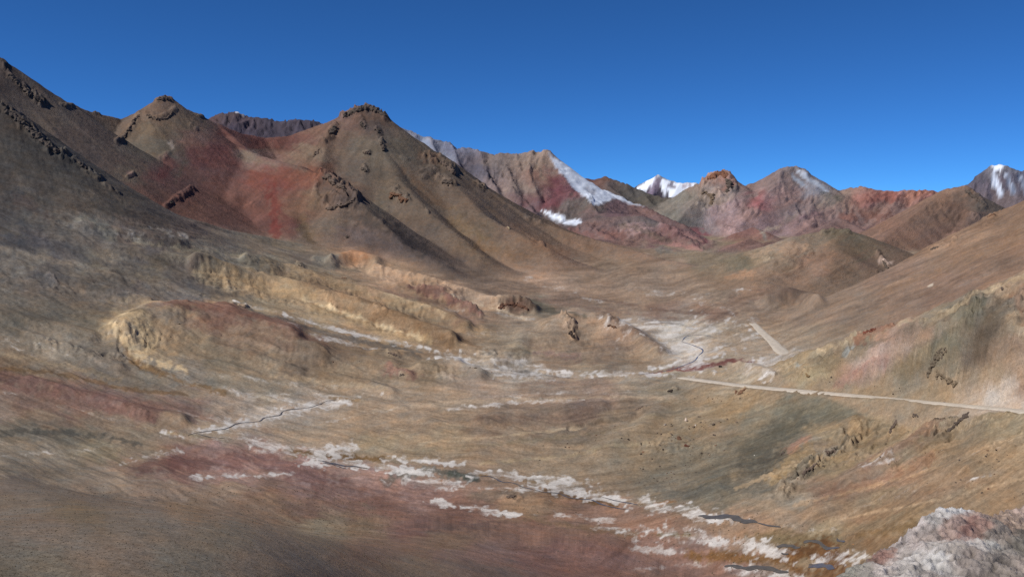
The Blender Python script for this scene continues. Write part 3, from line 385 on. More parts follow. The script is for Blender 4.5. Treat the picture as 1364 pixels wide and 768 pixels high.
    # lone boulders
    for label, u, v, s, col in (
        ('upright dark boulder alone on the grass coloured terrace foot', 826, 627, 6, '6a4c3a'), ('black boulder in the upper middle of the boulder field', 836, 585, 5, '332b26'), ('pale pink slab at the head of the boulder field', 915, 558, 8, 'd2c0b0'),
        ('white block left of the pink slab', 886, 564, 6, 'c8bcae'), ('dark boulder right of the pink slab', 932, 555, 4, D1), ('brown boulder under the pink slab', 922, 569, 6, D2), ('pale slab under the pink slab', 927, 566, 5, 'b8aea0'),
        ('dark double boulder right end of the boulder field', 949, 568, 7, D1), ('tan broken block in the centre of the boulder field', 905, 585, 8, BR), ('dark boulder beside the tan broken block', 925, 586, 5, D1), ('reddish boulder low in the boulder field', 916, 592, 6, '6a4438'),
        ('dark boulder near the right edge of the boulder field', 951, 579, 5, D1), ('low dark slab at the lower left of the boulder field', 868, 615, 6, D2), ('brown boulder on the orange slope beside the terrace', 984, 521, 6, BR),
        ('single dark boulder on the slope at far right', 1309, 655, 6, D1), ('small dark boulder standing at the near road edge', 1258, 535, 4, D1), ('dark boulder in the middle of the open terrace', 634, 608, 4, D1), ('black boulder beside the red earth by the river', 957, 489, 7, '2c2622'),
        ('small dark boulder at right edge of the open terrace', 772, 602, 3, D1), ('white block on the dark green slope', 1004, 607, 3, 'cfc8ba'), ('pair of pale stones on the terrace', 797, 612, 3, 'cfc4b6'), ('dark stone at the foot of the terrace', 718, 612, 3, D1),
        ('dark boulder above the ledges at far right', 1328, 611, 4, D2), ('orange stone beside the rusty wet ground', 1136, 726, 4, 'a07850')):
        o = outcrop(label, [(u - s * .15, v), (u + s * .15, v)], s * 1.5, col, n=2, name='boulder', cat='boulder')
    protos = []
    for i in range(5):
        vs, fs = rock_shape(rnd, 1, .9, .75, cuts=8, sub=1); o = mesh_obj('boulder', vs, fs, rockmat((D1, D2, '8a7a66', BR, D1)[i])); protos.append(o)
    k = 0
    areas = [((860,640),(965,600),44,16,'small boulder in the dense rubble fan below the terrace'),((880,575),(960,560),30,9,'small boulder at the top of the boulder field'),((850,600),(930,580),24,12,'small boulder in the middle of the boulder field'),
             ((740,600),(860,560),16,12,'small boulder on the open terrace left of the boulder field'),((1060,640),(1100,615),14,8,'small boulder beside the row of black ledges in the gully'),((1180,600),(1340,620),24,18,'small boulder on the tan slope below the road at right'),
             ((900,525),(1000,530),10,8,'small boulder just under the start of the road'),((1230,640),(1360,660),16,10,'small boulder on the slope behind the pale rock knoll'),((560,470),(700,500),8,10,'small boulder near the upper salt streambed'),
             ((200,430),(560,480),10,20,'small boulder on the ochre hills of the left basin'),((1080,500),(1200,520),8,6,'small boulder at the foot of the road bluff')]
    for a, b, n, sp, lab in areas:
        for _ in range(n):
            f = rnd.random(); u = a[0] + (b[0] - a[0]) * f + rnd.gauss(0, sp); v = a[1] + (b[1] - a[1]) * f + rnd.gauss(0, sp * .55)
            p = hit(u, v); i = rnd.randrange(5)
            o = protos[i] if k == i and k < 5 else protos[i].copy()
            if o is not protos[i]: C.objects.link(o)
            s = p.y / FPX * rnd.choice((.8, 1, 1.2, 1.5, 2.0))
            o.location = p + Vector((0, 0, s * .2)); o.scale = (s * rnd.uniform(.8, 1.3), s, s * rnd.uniform(.7, 1.1)); o.rotation_euler = (rnd.uniform(-.2, .2), rnd.uniform(-.2, .2), rnd.random() * 6.28)
            o['label'] = lab; o['category'] = 'boulder'; o['group'] = lab.replace('small boulder', 'small boulders'); k += 1
    for o in protos:
        if 'label' not in o: bpy.data.objects.remove(o)
    # gravel close by: far too many to count
    vs = []; fs = []
    shapes = [rock_shape(rnd, 1, .9, .7, cuts=5, sub=1) for _ in range(6)]
    for _ in range(7500):
        u = rnd.uniform(-60, 520) if rnd.random() < .75 else rnd.uniform(-60, 1100); v = 645 + 125 * rnd.random() ** .7
        p = hit(u, v)
        if p.y > 330: continue
        s = p.y / FPX * rnd.choice((.4, .5, .6, .8, 1.2)); rv, rf = rnd.choice(shapes); a = rnd.random() * 6.28; ca, sa = math.cos(a), math.sin(a); o = len(vs)
        vs += [Vector((q.x * ca - q.y * sa, q.x * sa + q.y * ca, q.z * .8 + .2)) * s + p for q in rv]; fs += [tuple(x + o for x in f) for f in rf]
    g = mesh_obj('gravel', vs, fs, rockmat('5e5344')); g['kind'] = 'stuff'
    vs = []; fs = []
    for _ in range(2600):
        z = rnd.random()
        if z < .45: u, v = rnd.gauss(930, 45), rnd.gauss(605, 22)
        elif z < .7: u, v = rnd.uniform(1150, 1364), rnd.uniform(560, 680)
        else: u, v = rnd.uniform(1020, 1364), rnd.uniform(440, 520)
        p = hit(u, v)
        s = p.y / FPX * rnd.choice((.3, .4, .5, .7)); rv, rf = rnd.choice(shapes); o = len(vs)
        vs += [q * s + p for q in rv]; fs += [tuple(x + o for x in f) for f in rf]
    g = mesh_obj('loose_stones', vs, fs, rockmat('7a6a54')); g['kind'] = 'stuff'
# ------------------------------------------------------------ valley base: thin-plate surface through surveyed points
BASE = [
 # streams and valley floor
 (1100,742,290),(1000,702,320),(900,684,335),(800,664,350),(700,647,365),(600,636,375),(480,618,395),(390,602,410),(250,582,435),
 (150,592,410),(420,545,490),(320,560,465),(600,482,630),(720,500,575),(870,495,580),(930,470,650),(900,444,740),(800,448,760),
 (1003,433,800),(1050,473,630),(950,430,830),(850,402,1050),(950,388,1200),(960,352,1800),(930,334,2500),(760,332,2100),(1050,425,950),
 (870,372,1350),(1010,460,690),
 # left basin
 (0,566,430),(0,482,520),(100,505,510),(0,430,620),(130,440,640),(250,480,560),(330,520,510),(330,408,740),(450,448,660),(520,468,630),(450,520,540),
 (200,360,860),(300,350,960),(420,352,1040),(560,372,1060),(640,398,980),(700,418,860),(560,410,850),(420,385,860),(640,452,700),(760,470,650),
 (700,388,1150),(620,374,1280),(-150,480,520),(-150,560,430),
 # smooth swell in the middle
 (600,511,500),(700,507,500),(850,507,495),(480,535,490),(600,560,435),(450,580,430),(750,560,430),(600,600,400),
 # road bench and the slope under it
 (950,508,480),(1000,514,442),(1100,523,400),(1200,532,362),(1300,541,318),(1364,547,292),(1460,558,262),
 (1050,590,372),(1200,600,320),(1200,680,280),(1300,600,290),(1364,600,268),(1364,680,236),(1000,650,345),(850,560,440),(870,640,362),(1000,560,408),
 (1100,660,318),(1280,660,262),(1150,725,285),
 # foreground
 (200,622,345),(200,662,265),(400,650,318),(400,702,245),(600,700,268),(600,768,168),(520,768,142),(700,768,195),(800,720,278),(800,768,222),(1000,768,262),(0,622,300),
 (0,638,215),(60,646,215),(130,660,212),(180,671,215),(0,660,245),(100,665,250),
 (0,686,120),(150,683,125),(280,690,130),(350,705,133),(430,742,125),(475,790,108),(0,682,145),(150,679,150),(350,700,158),(440,722,158),
 (0,768,68),(200,768,70),(380,768,84),(-150,690,120),(-150,768,66),
 (0,1000,38),(400,1000,46),(700,1000,80),(1000,1000,90),(1300,1000,60),(1364,790,175),(1200,800,235),(1460,720,210),
 (0,1300,18),(500,1300,18),(1000,1300,18),(1364,1300,18),(1600,900,80),
 # hidden ground behind the ridges
 (-200,330,2000),(300,325,2600),(-200,312,4500),(600,318,3500),(1200,345,2000),(1400,335,2000),(1200,320,3300),(900,322,3300),(1500,312,4500),(600,311,4500),
 (-200,300,9000),(700,300,9000),(1500,300,9000),(1000,311,4500),(1250,470,560),(1364,420,600),(1150,462,620),(1250,420,800),(1180,425,900),
 (-700,440,700),(-700,320,2500),(2000,400,700),(2000,320,2500),(-700,700,150),(2000,700,150),
]
def survey(pts):
    P = np.array([world(*p) for p in pts]); return P
Pb = survey(BASE)
KX = 1.0; KY = 1.0
cx = Pb[:, 0] / Pb[:, 1] * 4.2; cy = np.log(Pb[:, 1]) * 1.5; cz = Pb[:, 2] / Pb[:, 1]
def tps(r2): return np.where(r2 > 1e-12, 0.5 * r2 * np.log(np.maximum(r2, 1e-12)), 0)
n = len(cx)
K = tps((cx[:, None] - cx) ** 2 + (cy[:, None] - cy) ** 2) + np.eye(n) * 0.002
Q = np.stack([np.ones(n), cx, cy], 1)
M = np.block([[K, Q], [Q.T, np.zeros((3, 3))]])
sol = np.linalg.solve(M, np.concatenate([cz, np.zeros(3)]))
gx = A * 4.2; gy = LY * 1.5
E = sol[n] + sol[n + 1] * gx + sol[n + 2] * gy
for i in range(n):
    r2 = (gx - cx[i]) ** 2 + (gy - cy[i]) ** 2
    E += 0.5 * sol[i] * r2 * np.log(r2 + 1e-9)
Zb = (E * Y).astype(np.float64)

# ------------------------------------------------------------ ridges: crest line in the place, flanks that fall away like scree
warpx = fbm(PU / 160, PL / 160, 4, 5) ; warpy = fbm(PU / 160, PL / 160, 4, 55)
def ridge(Z, pts, k, L=None, r=3.0, blend=0.004, warp=10.0, jag=0.0, jl=9.0, extra=0.12):
    """smooth-max a ridge into Z (in place, only near it)"""
    P = np.array([world(*p) for p in pts])
    ym = P[:, 1].mean()
    wp = warp / FPX * Y
    xs = X + warpx * wp; yy = Y + warpy * wp
    hmax = P[:, 2].max() - Z.min() if L is None else 0
    R = (P[:, 2].max() + 140) / max(k * 0.5, 0.05)
    sel = (Y > P[:, 1].min() - R) & (Y < P[:, 1].max() + R)
    rows = np.where(sel.any(1))[0]; r0, r1 = rows[0], rows[-1] + 1
    xs = xs[r0:r1]; yy = yy[r0:r1]
    best = np.full(xs.shape, -1e9); 
    for i in range(len(P) - 1):
        a, b = P[i], P[i + 1]
        dx, dy = b[0] - a[0], b[1] - a[1]; l2 = dx * dx + dy * dy
        t = np.clip(((xs - a[0]) * dx + (yy - a[1]) * dy) / l2, 0, 1)
        d = np.hypot(xs - a[0] - t * dx, yy - a[1] - t * dy)
        h = a[2] + (b[2] - a[2]) * t
        d = np.sqrt(d * d + r * r) - r
        Lw = L if L else 1e9
        drop = (k * d if not L else k * L * (1 - np.exp(-d / L)) + extra * k * d)
        z = h - drop
        best = np.maximum(best, z)
    if jag:
        jn = fbm(PU[r0:r1] / jl, PL[r0:r1] / jl, 4, 91, 0.6, True)
        best = best + (jn - 0.3) * jag * Y[r0:r1] / FPX
    s = Z[r0:r1]
    kk = blend * Y[r0:r1]
    Z[r0:r1] = smax_(s, best, np.maximum(kk, 0.5))

groups = {}          # name -> height field of that landform alone (or None where absent)
order = []
def landform(name): 
    Z = np.full(X.shape, -1e4); groups[name] = Z; order.append(name); return Z

# --- farthest
Z = landform('snow_mountain')
ridge(Z, [(800,275,9200),(845,250,9000),(852,245,9000),(863,239,9000),(877,233,9000),(884,236,9000),(893,240,9000),(905,244,9000),(918,243,9000),(926,243,9000),(940,256,9000),(980,280,9200)], .75, r=4, warp=2, jag=1.6, jl=14)
ridge(Z, [(877,233,9000),(872,246,8850),(868,262,8600)], .9, r=2, warp=2)
ridge(Z, [(905,244,9000),(900,252,8850),(893,262,8650)], .9, r=2, warp=2)
Z = landform('blue_peak')
ridge(Z, [(1240,285,8300),(1275,262,8200),(1290,248,8200),(1306,238,8200),(1316,231,8200),(1323,221,8200),(1334,217,8200),(1343,219,8200),(1352,224,8200),(1364,226,8200),(1390,236,8200),(1450,262,8200),(1550,285,8300)], .85, r=4, warp=2, jag=2.2, jl=12)
for a, b in (((1323,221,8200),(1312,262,7850)), ((1334,217,8200),(1334,262,7850)), ((1352,224,8200),(1358,262,7850)), ((1306,238,8200),(1290,262,7900))):
    ridge(Z, [a, b], 1.0, r=2, warp=3)
Z = landform('purple_crag')
ridge(Z, [(200,185,4500),(262,172,4500),(283,158,4500),(296,154,4500),(308,151,4500),(316,149,4500),(324,153,4500),(332,157,4500),(345,156,4500),(358,160,4500),(375,165,4500),(388,161,4500),(400,160,4500),(410,160,4500),(420,163,4500),(440,170,4500),(520,190,4500)], .9, r=2, warp=3, jag=4.0, jl=13)
# --- the snow range behind the cone peak
Z = landform('snow_range')
ridge(Z, [(480,150,4300),(530,166,4250),(545,173,4250),(556,180,4250),(566,184,4250),(573,183,4200),(580,187,4200),(590,188,4200),(600,193,4150),(610,200,4150),(618,197,4100),(626,197,4100),(640,203,4050),(655,206,4050),(668,205,4000),(690,205,4000),(712,204,4000),(729,203,3980),
          (736,209,3980),(748,219,3980),(762,228,3980),(778,238,3970),(800,250,3960),(825,259,3940),(852,272,3900),(880,284,3800),(910,297,3700)], .72, L=900, r=3, warp=5, jag=2.0, jl=16)
for pl in ([(573,183,4200),(585,215,3950),(600,250,3700)], [(600,193,4150),(615,225,3900),(635,262,3650)], [(640,203,4050),(650,230,3850),(665,262,3600)],
           [(668,205,4000),(680,232,3830),(690,265,3600)], [(705,204,4000),(705,232,3830),(715,265,3600)], [(729,203,3980),(732,225,3880),(742,255,3750),(765,272,3620)],
           [(680,250,3700),(700,268,3600),(715,285,3400)]):
    ridge(Z, pl, .85, L=500, r=2, warp=8)
ridge(Z, [(740,262,3600),(765,254,3620),(785,262,3580),(792,275,3500),(800,290,3400)], .7, r=3, warp=8, jag=2)
ridge(Z, [(740,300,3250),(770,294,3300),(800,284,3400),(850,286,3400),(880,296,3350)], .45, r=6, warp=8)
# back ridge between glacier and rock tower
Z = landform('red_back_ridge')
ridge(Z, [(740,245,4700),(775,236,4700),(790,239,4700),(800,238,4700),(808,235,4700),(815,238,4700),(822,242,4680),(835,246,4650),(845,249,4650),(856,255,4600),(870,260,4600),(890,264,4560),(905,264,4500)], .7, r=3, warp=5, jag=2.4, jl=13)
ridge(Z, [(856,255,4600),(870,275,4400),(885,295,4200)], .7, r=2)
ridge(Z, [(800,238,4700),(830,262,4450),(850,285,4250)], .7, r=2)
# --- central massif with the rock tower
Z = landform('red_massif')
ridge(Z, [(890,266,4500),(905,262,4480),(918,250,4450),(928,245,4420),(940,241,4400),(946,234,4400),(956,230,4400),(963,229,4400),(968,234,4400),(973,247,4420),(985,250,4450),(1000,245,4450),(1015,238,4450),(1030,231,4450),(1045,225,4450),(1055,223,4450),(1066,224,4450),(1072,230,4450),(1082,236,4450),(1095,243,4450),(1106,251,4450),(1118,253,4450),(1133,250,4450),(1150,247,4400),(1158,249,4400),(1168,253,4400),(1180,254,4400),(1198,255,4400),(1207,253,4400),(1220,256,4350),(1233,253,4350),(1244,256,4350),(1270,262,4350),(1340,280,4300)], .62, L=1100, r=3, warp=6, jag=1.7, jl=14)
for pl, k in (([(963,229,4400),(966,245,4330),(960,262,4240),(948,280,4100)], .9), ([(940,241,4400),(925,262,4220),(905,285,4000),(890,305,3800)], .7),
           ([(1000,245,4450),(985,270,4200),(970,295,4000)], .65), ([(1050,223,4450),(1025,255,4200),(1000,285,3950),(985,300,3800)], .6),
           ([(1066,224,4450),(1075,250,4300),(1080,275,4100),(1060,300,3850)], .6), ([(1133,250,4450),(1110,280,4150),(1080,300,3900),(1060,312,3700)], .55),
           ([(1165,252,4400),(1150,275,4150),(1120,300,3850),(1090,315,3600)], .55), ([(1207,253,4400),(1190,275,4150),(1165,295,3900),(1140,312,3650)], .6),
           ([(1244,256,4350),(1222,270,4150),(1205,285,3950)], .6)):
    ridge(Z, pl, k, r=3, warp=10)
# --- low foothills in front of it
Z = landform('red_foothills')
for pl, k, r in (([(960,325,3300),(985,310,3350),(1005,303,3400),(1018,308,3350),(1040,322,3250)], .42, 10), ([(1080,320,3000),(1100,305,3100),(1120,292,3200),(1140,300,3100),(1170,322,2900)], .5, 6),
           ([(640,318,2900),(720,312,2950),(780,300,3050),(830,302,3000),(870,310,2950),(905,330,2800)], .38, 12),
           ([(850,330,2650),(880,318,2750),(905,312,2850),(935,325,2800),(955,335,2600)], .4, 8), ([(800,290,3300),(850,287,3350),(890,300,3250),(930,318,3000)], .42, 8),
           ([(700,335,2300),(780,322,2450),(850,328,2400),(900,340,2300)], .3, 14)):
    ridge(Z, pl, k, r=r, warp=10)
for pl, k, r in (([(740,322,2250),(800,320,2350),(850,322,2400),(900,334,2300)], .34, 8), ([(985,330,2500),(1030,322,2650),(1070,316,2800),(1110,312,2850),(1170,322,2700)], .4, 8), ([(940,338,2300),(975,328,2500),(1000,318,2800)], .4, 6),
                 ([(905,312,2850),(925,328,2500),(935,336,2350)], .42, 5), ([(1120,292,3200),(1085,308,2950),(1050,325,2650)], .45, 6), ([(780,300,3050),(810,315,2700),(835,330,2400)], .4, 6)):
    ridge(Z, pl, k, r=r, warp=10)
Z = landform('brown_hill')
ridge(Z, [(1225,272,2900),(1246,259,2850),(1262,252,2800),(1277,248,2780),(1288,251,2760),(1300,259,2740),(1318,272,2700),(1335,285,2650),(1400,320,2600)], .62, L=700, r=5, warp=6, jag=.8)
ridge(Z, [(1262,252,2800),(1235,275,2650),(1210,292,2520),(1180,312,2380),(1160,335,2200)], .55, r=8, warp=8)
ridge(Z, [(1300,259,2740),(1300,285,2600),(1275,318,2400)], .6, r=4, warp=8, jag=1.5)
# --- the left chain with two peaks
Z = landform('scree_mountains')
sk = [(-420,-10,1500),(-200,20,1480),(-60,40,1450),(0,80,1450),(12,98,1460),(30,116,1480),(48,130,1520),(62,139,1550),(76,144,1600),(90,139,1640),(110,146,1680),(130,152,1700),(158,158,1750),(175,152,1760),(190,144,1760),(205,135,1755),(218,130,1750),(226,131,1760),(235,136,1790),(252,147,1830),(270,156,1870),(290,166,1920),(320,178,2000),(350,184,2060),(385,180,2080),(415,171,2070),(440,162,2040),(455,154,2010),(470,149,1990),(482,146,1980),(491,143,1980),(503,147,1970),(512,153,1965),(520,161,1960),(535,171,1955),(560,188,1945),(580,203,1940),(610,226,1920),(640,247,1900),(670,267,1880),(700,285,1850),(730,299,1830),(760,310,1800),(800,323,1770),(840,336,1720),(900,357,1580),(960,382,1400)]
ridge(Z, sk, .68, L=620, extra=.25, r=4, warp=7, jag=.8, jl=10)
for pl, k, r in (([(290,166,1920),(310,182,1850),(335,205,1740),(365,213,1650),(400,222,1570),(425,232,1510),(445,240,1480),(465,258,1430),(500,292,1350),(540,325,1280),(590,352,1210)], .58, 7),
           ([(491,143,1980),(500,185,1870),(530,235,1740),(580,290,1580),(640,340,1420)], .62, 10), ([(455,154,2010),(440,178,1920),(428,205,1820),(418,225,1740)], .64, 5),
           ([(580,203,1940),(600,240,1800),(650,290,1650),(730,330,1500)], .62, 12),
           ([(218,130,1750),(212,170,1660),(200,215,1560),(190,260,1450)], .62, 10), ([(175,152,1760),(155,185,1660),(150,220,1570)], .62, 5), ([(90,139,1640),(100,180,1560),(120,230,1450)], .62, 8),
           ([(335,205,1740),(318,250,1570),(298,295,1410),(280,318,1320)], .56, 16), ([(400,222,1570),(395,268,1440),(392,318,1300)], .58, 14), ([(252,147,1830),(262,185,1720),(255,225,1620)], .64, 10), ([(0,80,1450),(-20,130,1300)], .62, 6)):
    ridge(Z, pl, k, L=620, extra=.25, r=r, warp=12)
# --- the cone hill, the dark knoll
Z = landform('cone_hill')
ridge(Z, [(945,356,1420),(985,341,1440),(1030,325,1470),(1075,312,1490),(1100,307,1500),(1120,305,1500),(1132,308,1505),(1150,320,1520),(1175,337,1560),(1200,352,1600),(1240,372,1650)], .42, r=6, warp=6, jag=.5)
ridge(Z, [(1120,305,1500),(1108,335,1390),(1095,365,1280),(1080,392,1180)], .42, r=14, warp=10)
ridge(Z, [(1060,316,1480),(1040,345,1370),(1010,375,1250)], .36, r=12, warp=10)
ridge(Z, [(1150,320,1520),(1150,350,1420),(1140,375,1330)], .42, r=10, warp=10)
ridge(Z, [(1018,406,1080),(1036,398,1085),(1050,395,1090),(1070,398,1095),(1092,408,1090)], .42, r=8, warp=4)
# --- near-left dark slope
Z = landform('dark_slope')
ridge(Z, [(-420,-60,950),(-200,50,880),(-100,95,840),(-30,125,805),(0,141,800),(18,150,815),(30,156,830),(45,168,850),(62,183,870),(80,200,895),(105,214,930),(130,234,960),(160,254,1000),(200,273,1060),(250,291,1110),(310,308,1160),(370,325,1210),(430,340,1250),(520,353,1300),(620,372,1340)], .78, L=400, r=6, warp=6, jag=1.0, extra=.06)
# --- right valley wall: a tilted face cut off by its skyline spur
Z = landform('right_slope')
p0 = np.array([327.0, 1050.0]); nrm = np.array([.947, -.32])
dist = (X - p0[0]) * nrm[0] + (Y - p0[1]) * nrm[1] + warpx * Y * .010
dist += 30
near = -124 + .43 * (np.sqrt(dist * dist + 40 ** 2) * .5 + dist * .5) - 70 * (1 - sstep(Y, 430, 640))
sky_r = [(1000,440,1000),(1040,425,1050),(1100,404,1150),(1140,384,1200),(1180,362,1240),(1215,345,1265),(1250,328,1280),(1290,307,1290),(1320,291,1300),(1340,280,1300),(1364,265,1300),(1460,215,1300),(1700,90,1300)]
P = np.array([world(*p) for p in sky_r])
back = np.full(X.shape, 1e9); bd = np.full(X.shape, 1e9)
for i in range(len(P) - 1):
    a, b = P[i], P[i + 1]; dx, dy = b[0] - a[0], b[1] - a[1]; l2 = dx * dx + dy * dy
    t = np.clip(((X - a[0]) * dx + (Y - a[1]) * dy) / l2, 0, 1)
    ex, ey = X - a[0] - t * dx, Y - a[1] - t * dy
    d = np.hypot(ex, ey); side = np.sign(ey * dx - ex * dy)       # + behind the skyline
    h = a[2] + (b[2] - a[2]) * t
    m = d < bd; bd = np.where(m, d, bd); back = np.where(m, h - .6 * d * side, back)
Z[:] = np.minimum(smin_(near, back, 6.0), 900)
# --- bluff over the road
Z = landform('road_bluff')
ridge(Z, [(1700,200,330),(1480,312,350),(1400,350,362),(1364,368,370),(1345,374,374),(1310,388,385),(1280,404,395),(1250,419,405),(1215,428,418),(1180,436,430),(1150,446,442),(1120,459,452),(1085,467,462),(1050,480,470),(1020,499,472),(1000,508,468)], .62, r=4, warp=10, jag=1.2, jl=18, blend=.012)
for pl, k in (([(1310,388,385),(1290,440,352),(1270,490,335)], .7), ([(1215,428,418),(1190,470,395),(1170,505,375)], .65), ([(1120,459,452),(1100,485,432),(1090,505,415)], .6), ([(1400,350,362),(1380,420,325),(1375,500,300)], .7)):
    ridge(Z, pl, k, r=4, warp=14, blend=.012)
ROAD = [(905,502,520),(950,508,480),(1000,514,442),(1100,523,400),(1200,532,362),(1300,541,318),(1364,547,292),(1460,558,262),(1600,575,225)]
def dense(P, n=7):
    out = []
    for i in range(len(P) - 1):
        p0 = P[max(i - 1, 0)]; p1 = P[i]; p2 = P[i + 1]; p3 = P[min(i + 2, len(P) - 1)]
        for k in range(n):
            t = k / n; out.append(.5 * ((2 * p1) + (p2 - p0) * t + (2 * p0 - 5 * p1 + 4 * p2 - p3) * t * t + (3 * p1 - p0 - 3 * p2 + p3) * t ** 3))
    return np.array(out + [P[-1]])
RP = dense(np.array([world(*p) for p in ROAD]))
def along(P):
    bd = np.full(X.shape, 1e9); bz = np.zeros(X.shape); bs = np.zeros(X.shape)
    for i in range(len(P) - 1):
        a, b = P[i], P[i + 1]; dx, dy = b[0] - a[0], b[1] - a[1]; l2 = dx * dx + dy * dy
        t = np.clip(((X - a[0]) * dx + (Y - a[1]) * dy) / l2, 0, 1)
        ex, ey = X - a[0] - t * dx, Y - a[1] - t * dy
        d = np.hypot(ex, ey); m = d < bd
        bd = np.where(m, d, bd); bz = np.where(m, a[2] + (b[2] - a[2]) * t, bz); bs = np.where(m, np.sign(ey * dx - ex * dy), bs)
    return bd, bz, bs
rd, rz, rs = along(RP)
Z -= np.clip(rd * -rs, 0, 60) * 1.4          # nothing of the bluff on the valley side of the road
# --- ochre ridges, hills and mounds in the basin (part of the valley ground)
Zg = Zb.copy()
for pl, k, r in (([(130,430,640),(160,417,655),(200,406,670),(250,404,675),(310,414,660),(400,446,610),(480,480,570),(560,512,530)], .32, 14),
    ([(215,325,880),(250,338,850),(300,360,800),(400,386,750),(480,407,720),(560,438,680),(640,470,625)], .36, 8),
    ([(300,330,1000),(350,346,950),(400,364,890),(500,390,830),(620,436,745),(700,468,660)], .34, 8),
    ([(400,346,1060),(440,349,1050),(470,342,1045),(495,345,1030),(540,358,1000),(600,383,950),(650,401,900),(690,409,870),(720,425,820)], .38, 6),
    ([(520,378,890),(570,384,880),(620,413,835),(655,432,790)], .36, 5),
    ([(640,408,860),(668,402,870),(690,404,870),(708,412,860)], .5, 4),
    ([(650,470,640),(700,445,720),(730,435,735),(757,427,740),(790,425,745),(820,431,735),(860,456,690),(900,482,625)], .42, 5),
    ([(800,425,745),(815,455,690),(800,480,640)], .4, 8), ([(755,428,740),(745,455,690),(720,480,640)], .4, 8),
    ([(380,478,570),(440,470,590),(500,480,580),(560,500,540),(600,520,510)], .25, 16), ([(560,488,560),(600,487,560),(640,502,540)], .28, 10),
    ([(500,628,372),(540,626,374),(580,623,374),(610,630,370),(640,640,362)], .30, 3), ([(640,655,345),(690,652,345),(720,665,335)], .2, 6),
    ([(-60,470,520),(0,485,510),(80,520,480),(170,545,455),(250,560,440)], .22, 18), ([(-60,340,760),(30,352,740),(120,378,700),(200,400,680)], .28, 14),
    ([(80,290,930),(160,305,920),(260,325,920),(330,345,900)], .3, 14), ([(-60,400,640),(60,430,600),(170,470,560),(250,505,520)], .2, 20),
    ([(860,388,1150),(905,393,1120),(960,402,1060),(1000,420,960)], .15, 20), ([(1180,640,305),(1280,585,300),(1364,560,284)], .3, 6), ([(1060,640,335),(1130,590,345),(1180,560,350),(1230,548,345)], .4, 5),
    ([(905,520,470),(880,560,430),(820,600,400)], .25, 10)):
    ridge(Zg, pl, k, r=r, warp=14, blend=.012)

# ------------------------------------------------------------ put them together, remembering who owns what
T = Zg.copy(); owner = np.zeros(T.shape, np.int8)
SOFT = {'road_bluff': .006, 'dark_slope': .03, 'right_slope': .012, 'scree_mountains': .03, 'cone_hill': .02}
wts = []
for gi, nm in enumerate(order):
    z = groups[nm]; kk = SOFT.get(nm, .006) * Y
    w = sstep((z - T) / kk, -.8, .8); wts.append(w.astype(np.float32))
    owner = np.where(z > T, gi + 1, owner)
    T = smax_(T, z, kk)
del groups

bench = 1 - sstep(rd, 6.0, 16.0)
T = T + (rz - .3 - T) * bench
# ------------------------------------------------------------ streaks that follow the fall line (line integral of noise)
def gridgrad(Zf):
    zu = np.gradient(Zf, axis=1) / np.gradient(acol)[None, :]
    zl = np.gradient(Zf, axis=0) / np.gradient(np.log(yrow))[:, None]
    return zu / Y, zl / Y          # world slopes, isotropic in log-polar space
def blur(a, n):
    for ax in (0, 1):
        for _ in range(2):
            c = np.cumsum(np.concatenate([np.repeat(np.take(a, [0], ax), n + 1, ax), a, np.repeat(np.take(a, [-1], ax), n, ax)], ax), axis=ax)
            m = a.shape[ax]
            a = (np.take(c, range(2 * n + 1, 2 * n + 1 + m), ax) - np.take(c, range(0, m), ax)) / (2 * n + 1)
    return a
su, sl = gridgrad(blur(T, 3))
mag = np.hypot(su, sl) + 1e-6
du, dl = su / mag, sl / mag
lrow = np.log(yrow); rowidx = np.arange(NR)
colidx = np.arange(NC)
def lic(seedfn, length, steps):
    """average noise (a function of log-polar px coordinates) along the fall line"""
    acc = seedfn(PU, PL).astype(np.float32); wt = 1.0
    for sgn in (1, -1):
        pu, pl = PU.copy(), PL.copy(); vu, vl = du, dl
        for s in range(steps):
            pu = pu + sgn * vu * length; pl = pl + sgn * vl * length
            ci = np.clip(np.interp(pu.ravel(), acol * FPX, colidx).reshape(pu.shape) + .5, 0, NC - 1).astype(np.int32)
            ri = np.clip(np.interp(pl.ravel(), lrow * FPX, rowidx).reshape(pu.shape) + .5, 0, NR - 1).astype(np.int32)
            vu, vl = du[ri, ci], dl[ri, ci]
            w = 1 - s / (steps + 1.0)
            acc += w * seedfn(pu, pl).astype(np.float32); wt += w
    return acc / wt
import time; t0 = time.time()
st_f = lic(lambda a, b: _hash(np.floor(a / 2.2).astype(np.int64), np.floor(b / 2.2).astype(np.int64), 3) - .5 + 1.2 * vnoise(a / 8, b / 8, 12), 2.6, 9); st_f /= st_f.std()
st_c = lic(lambda a, b: vnoise(a / 16, b / 16, 4) + .6 * vnoise(a / 7, b / 7, 8) + .9 * vnoise(a / 37, b / 37, 9), 5.0, 12); st_c /= st_c.std()
print('lic', time.time() - t0)
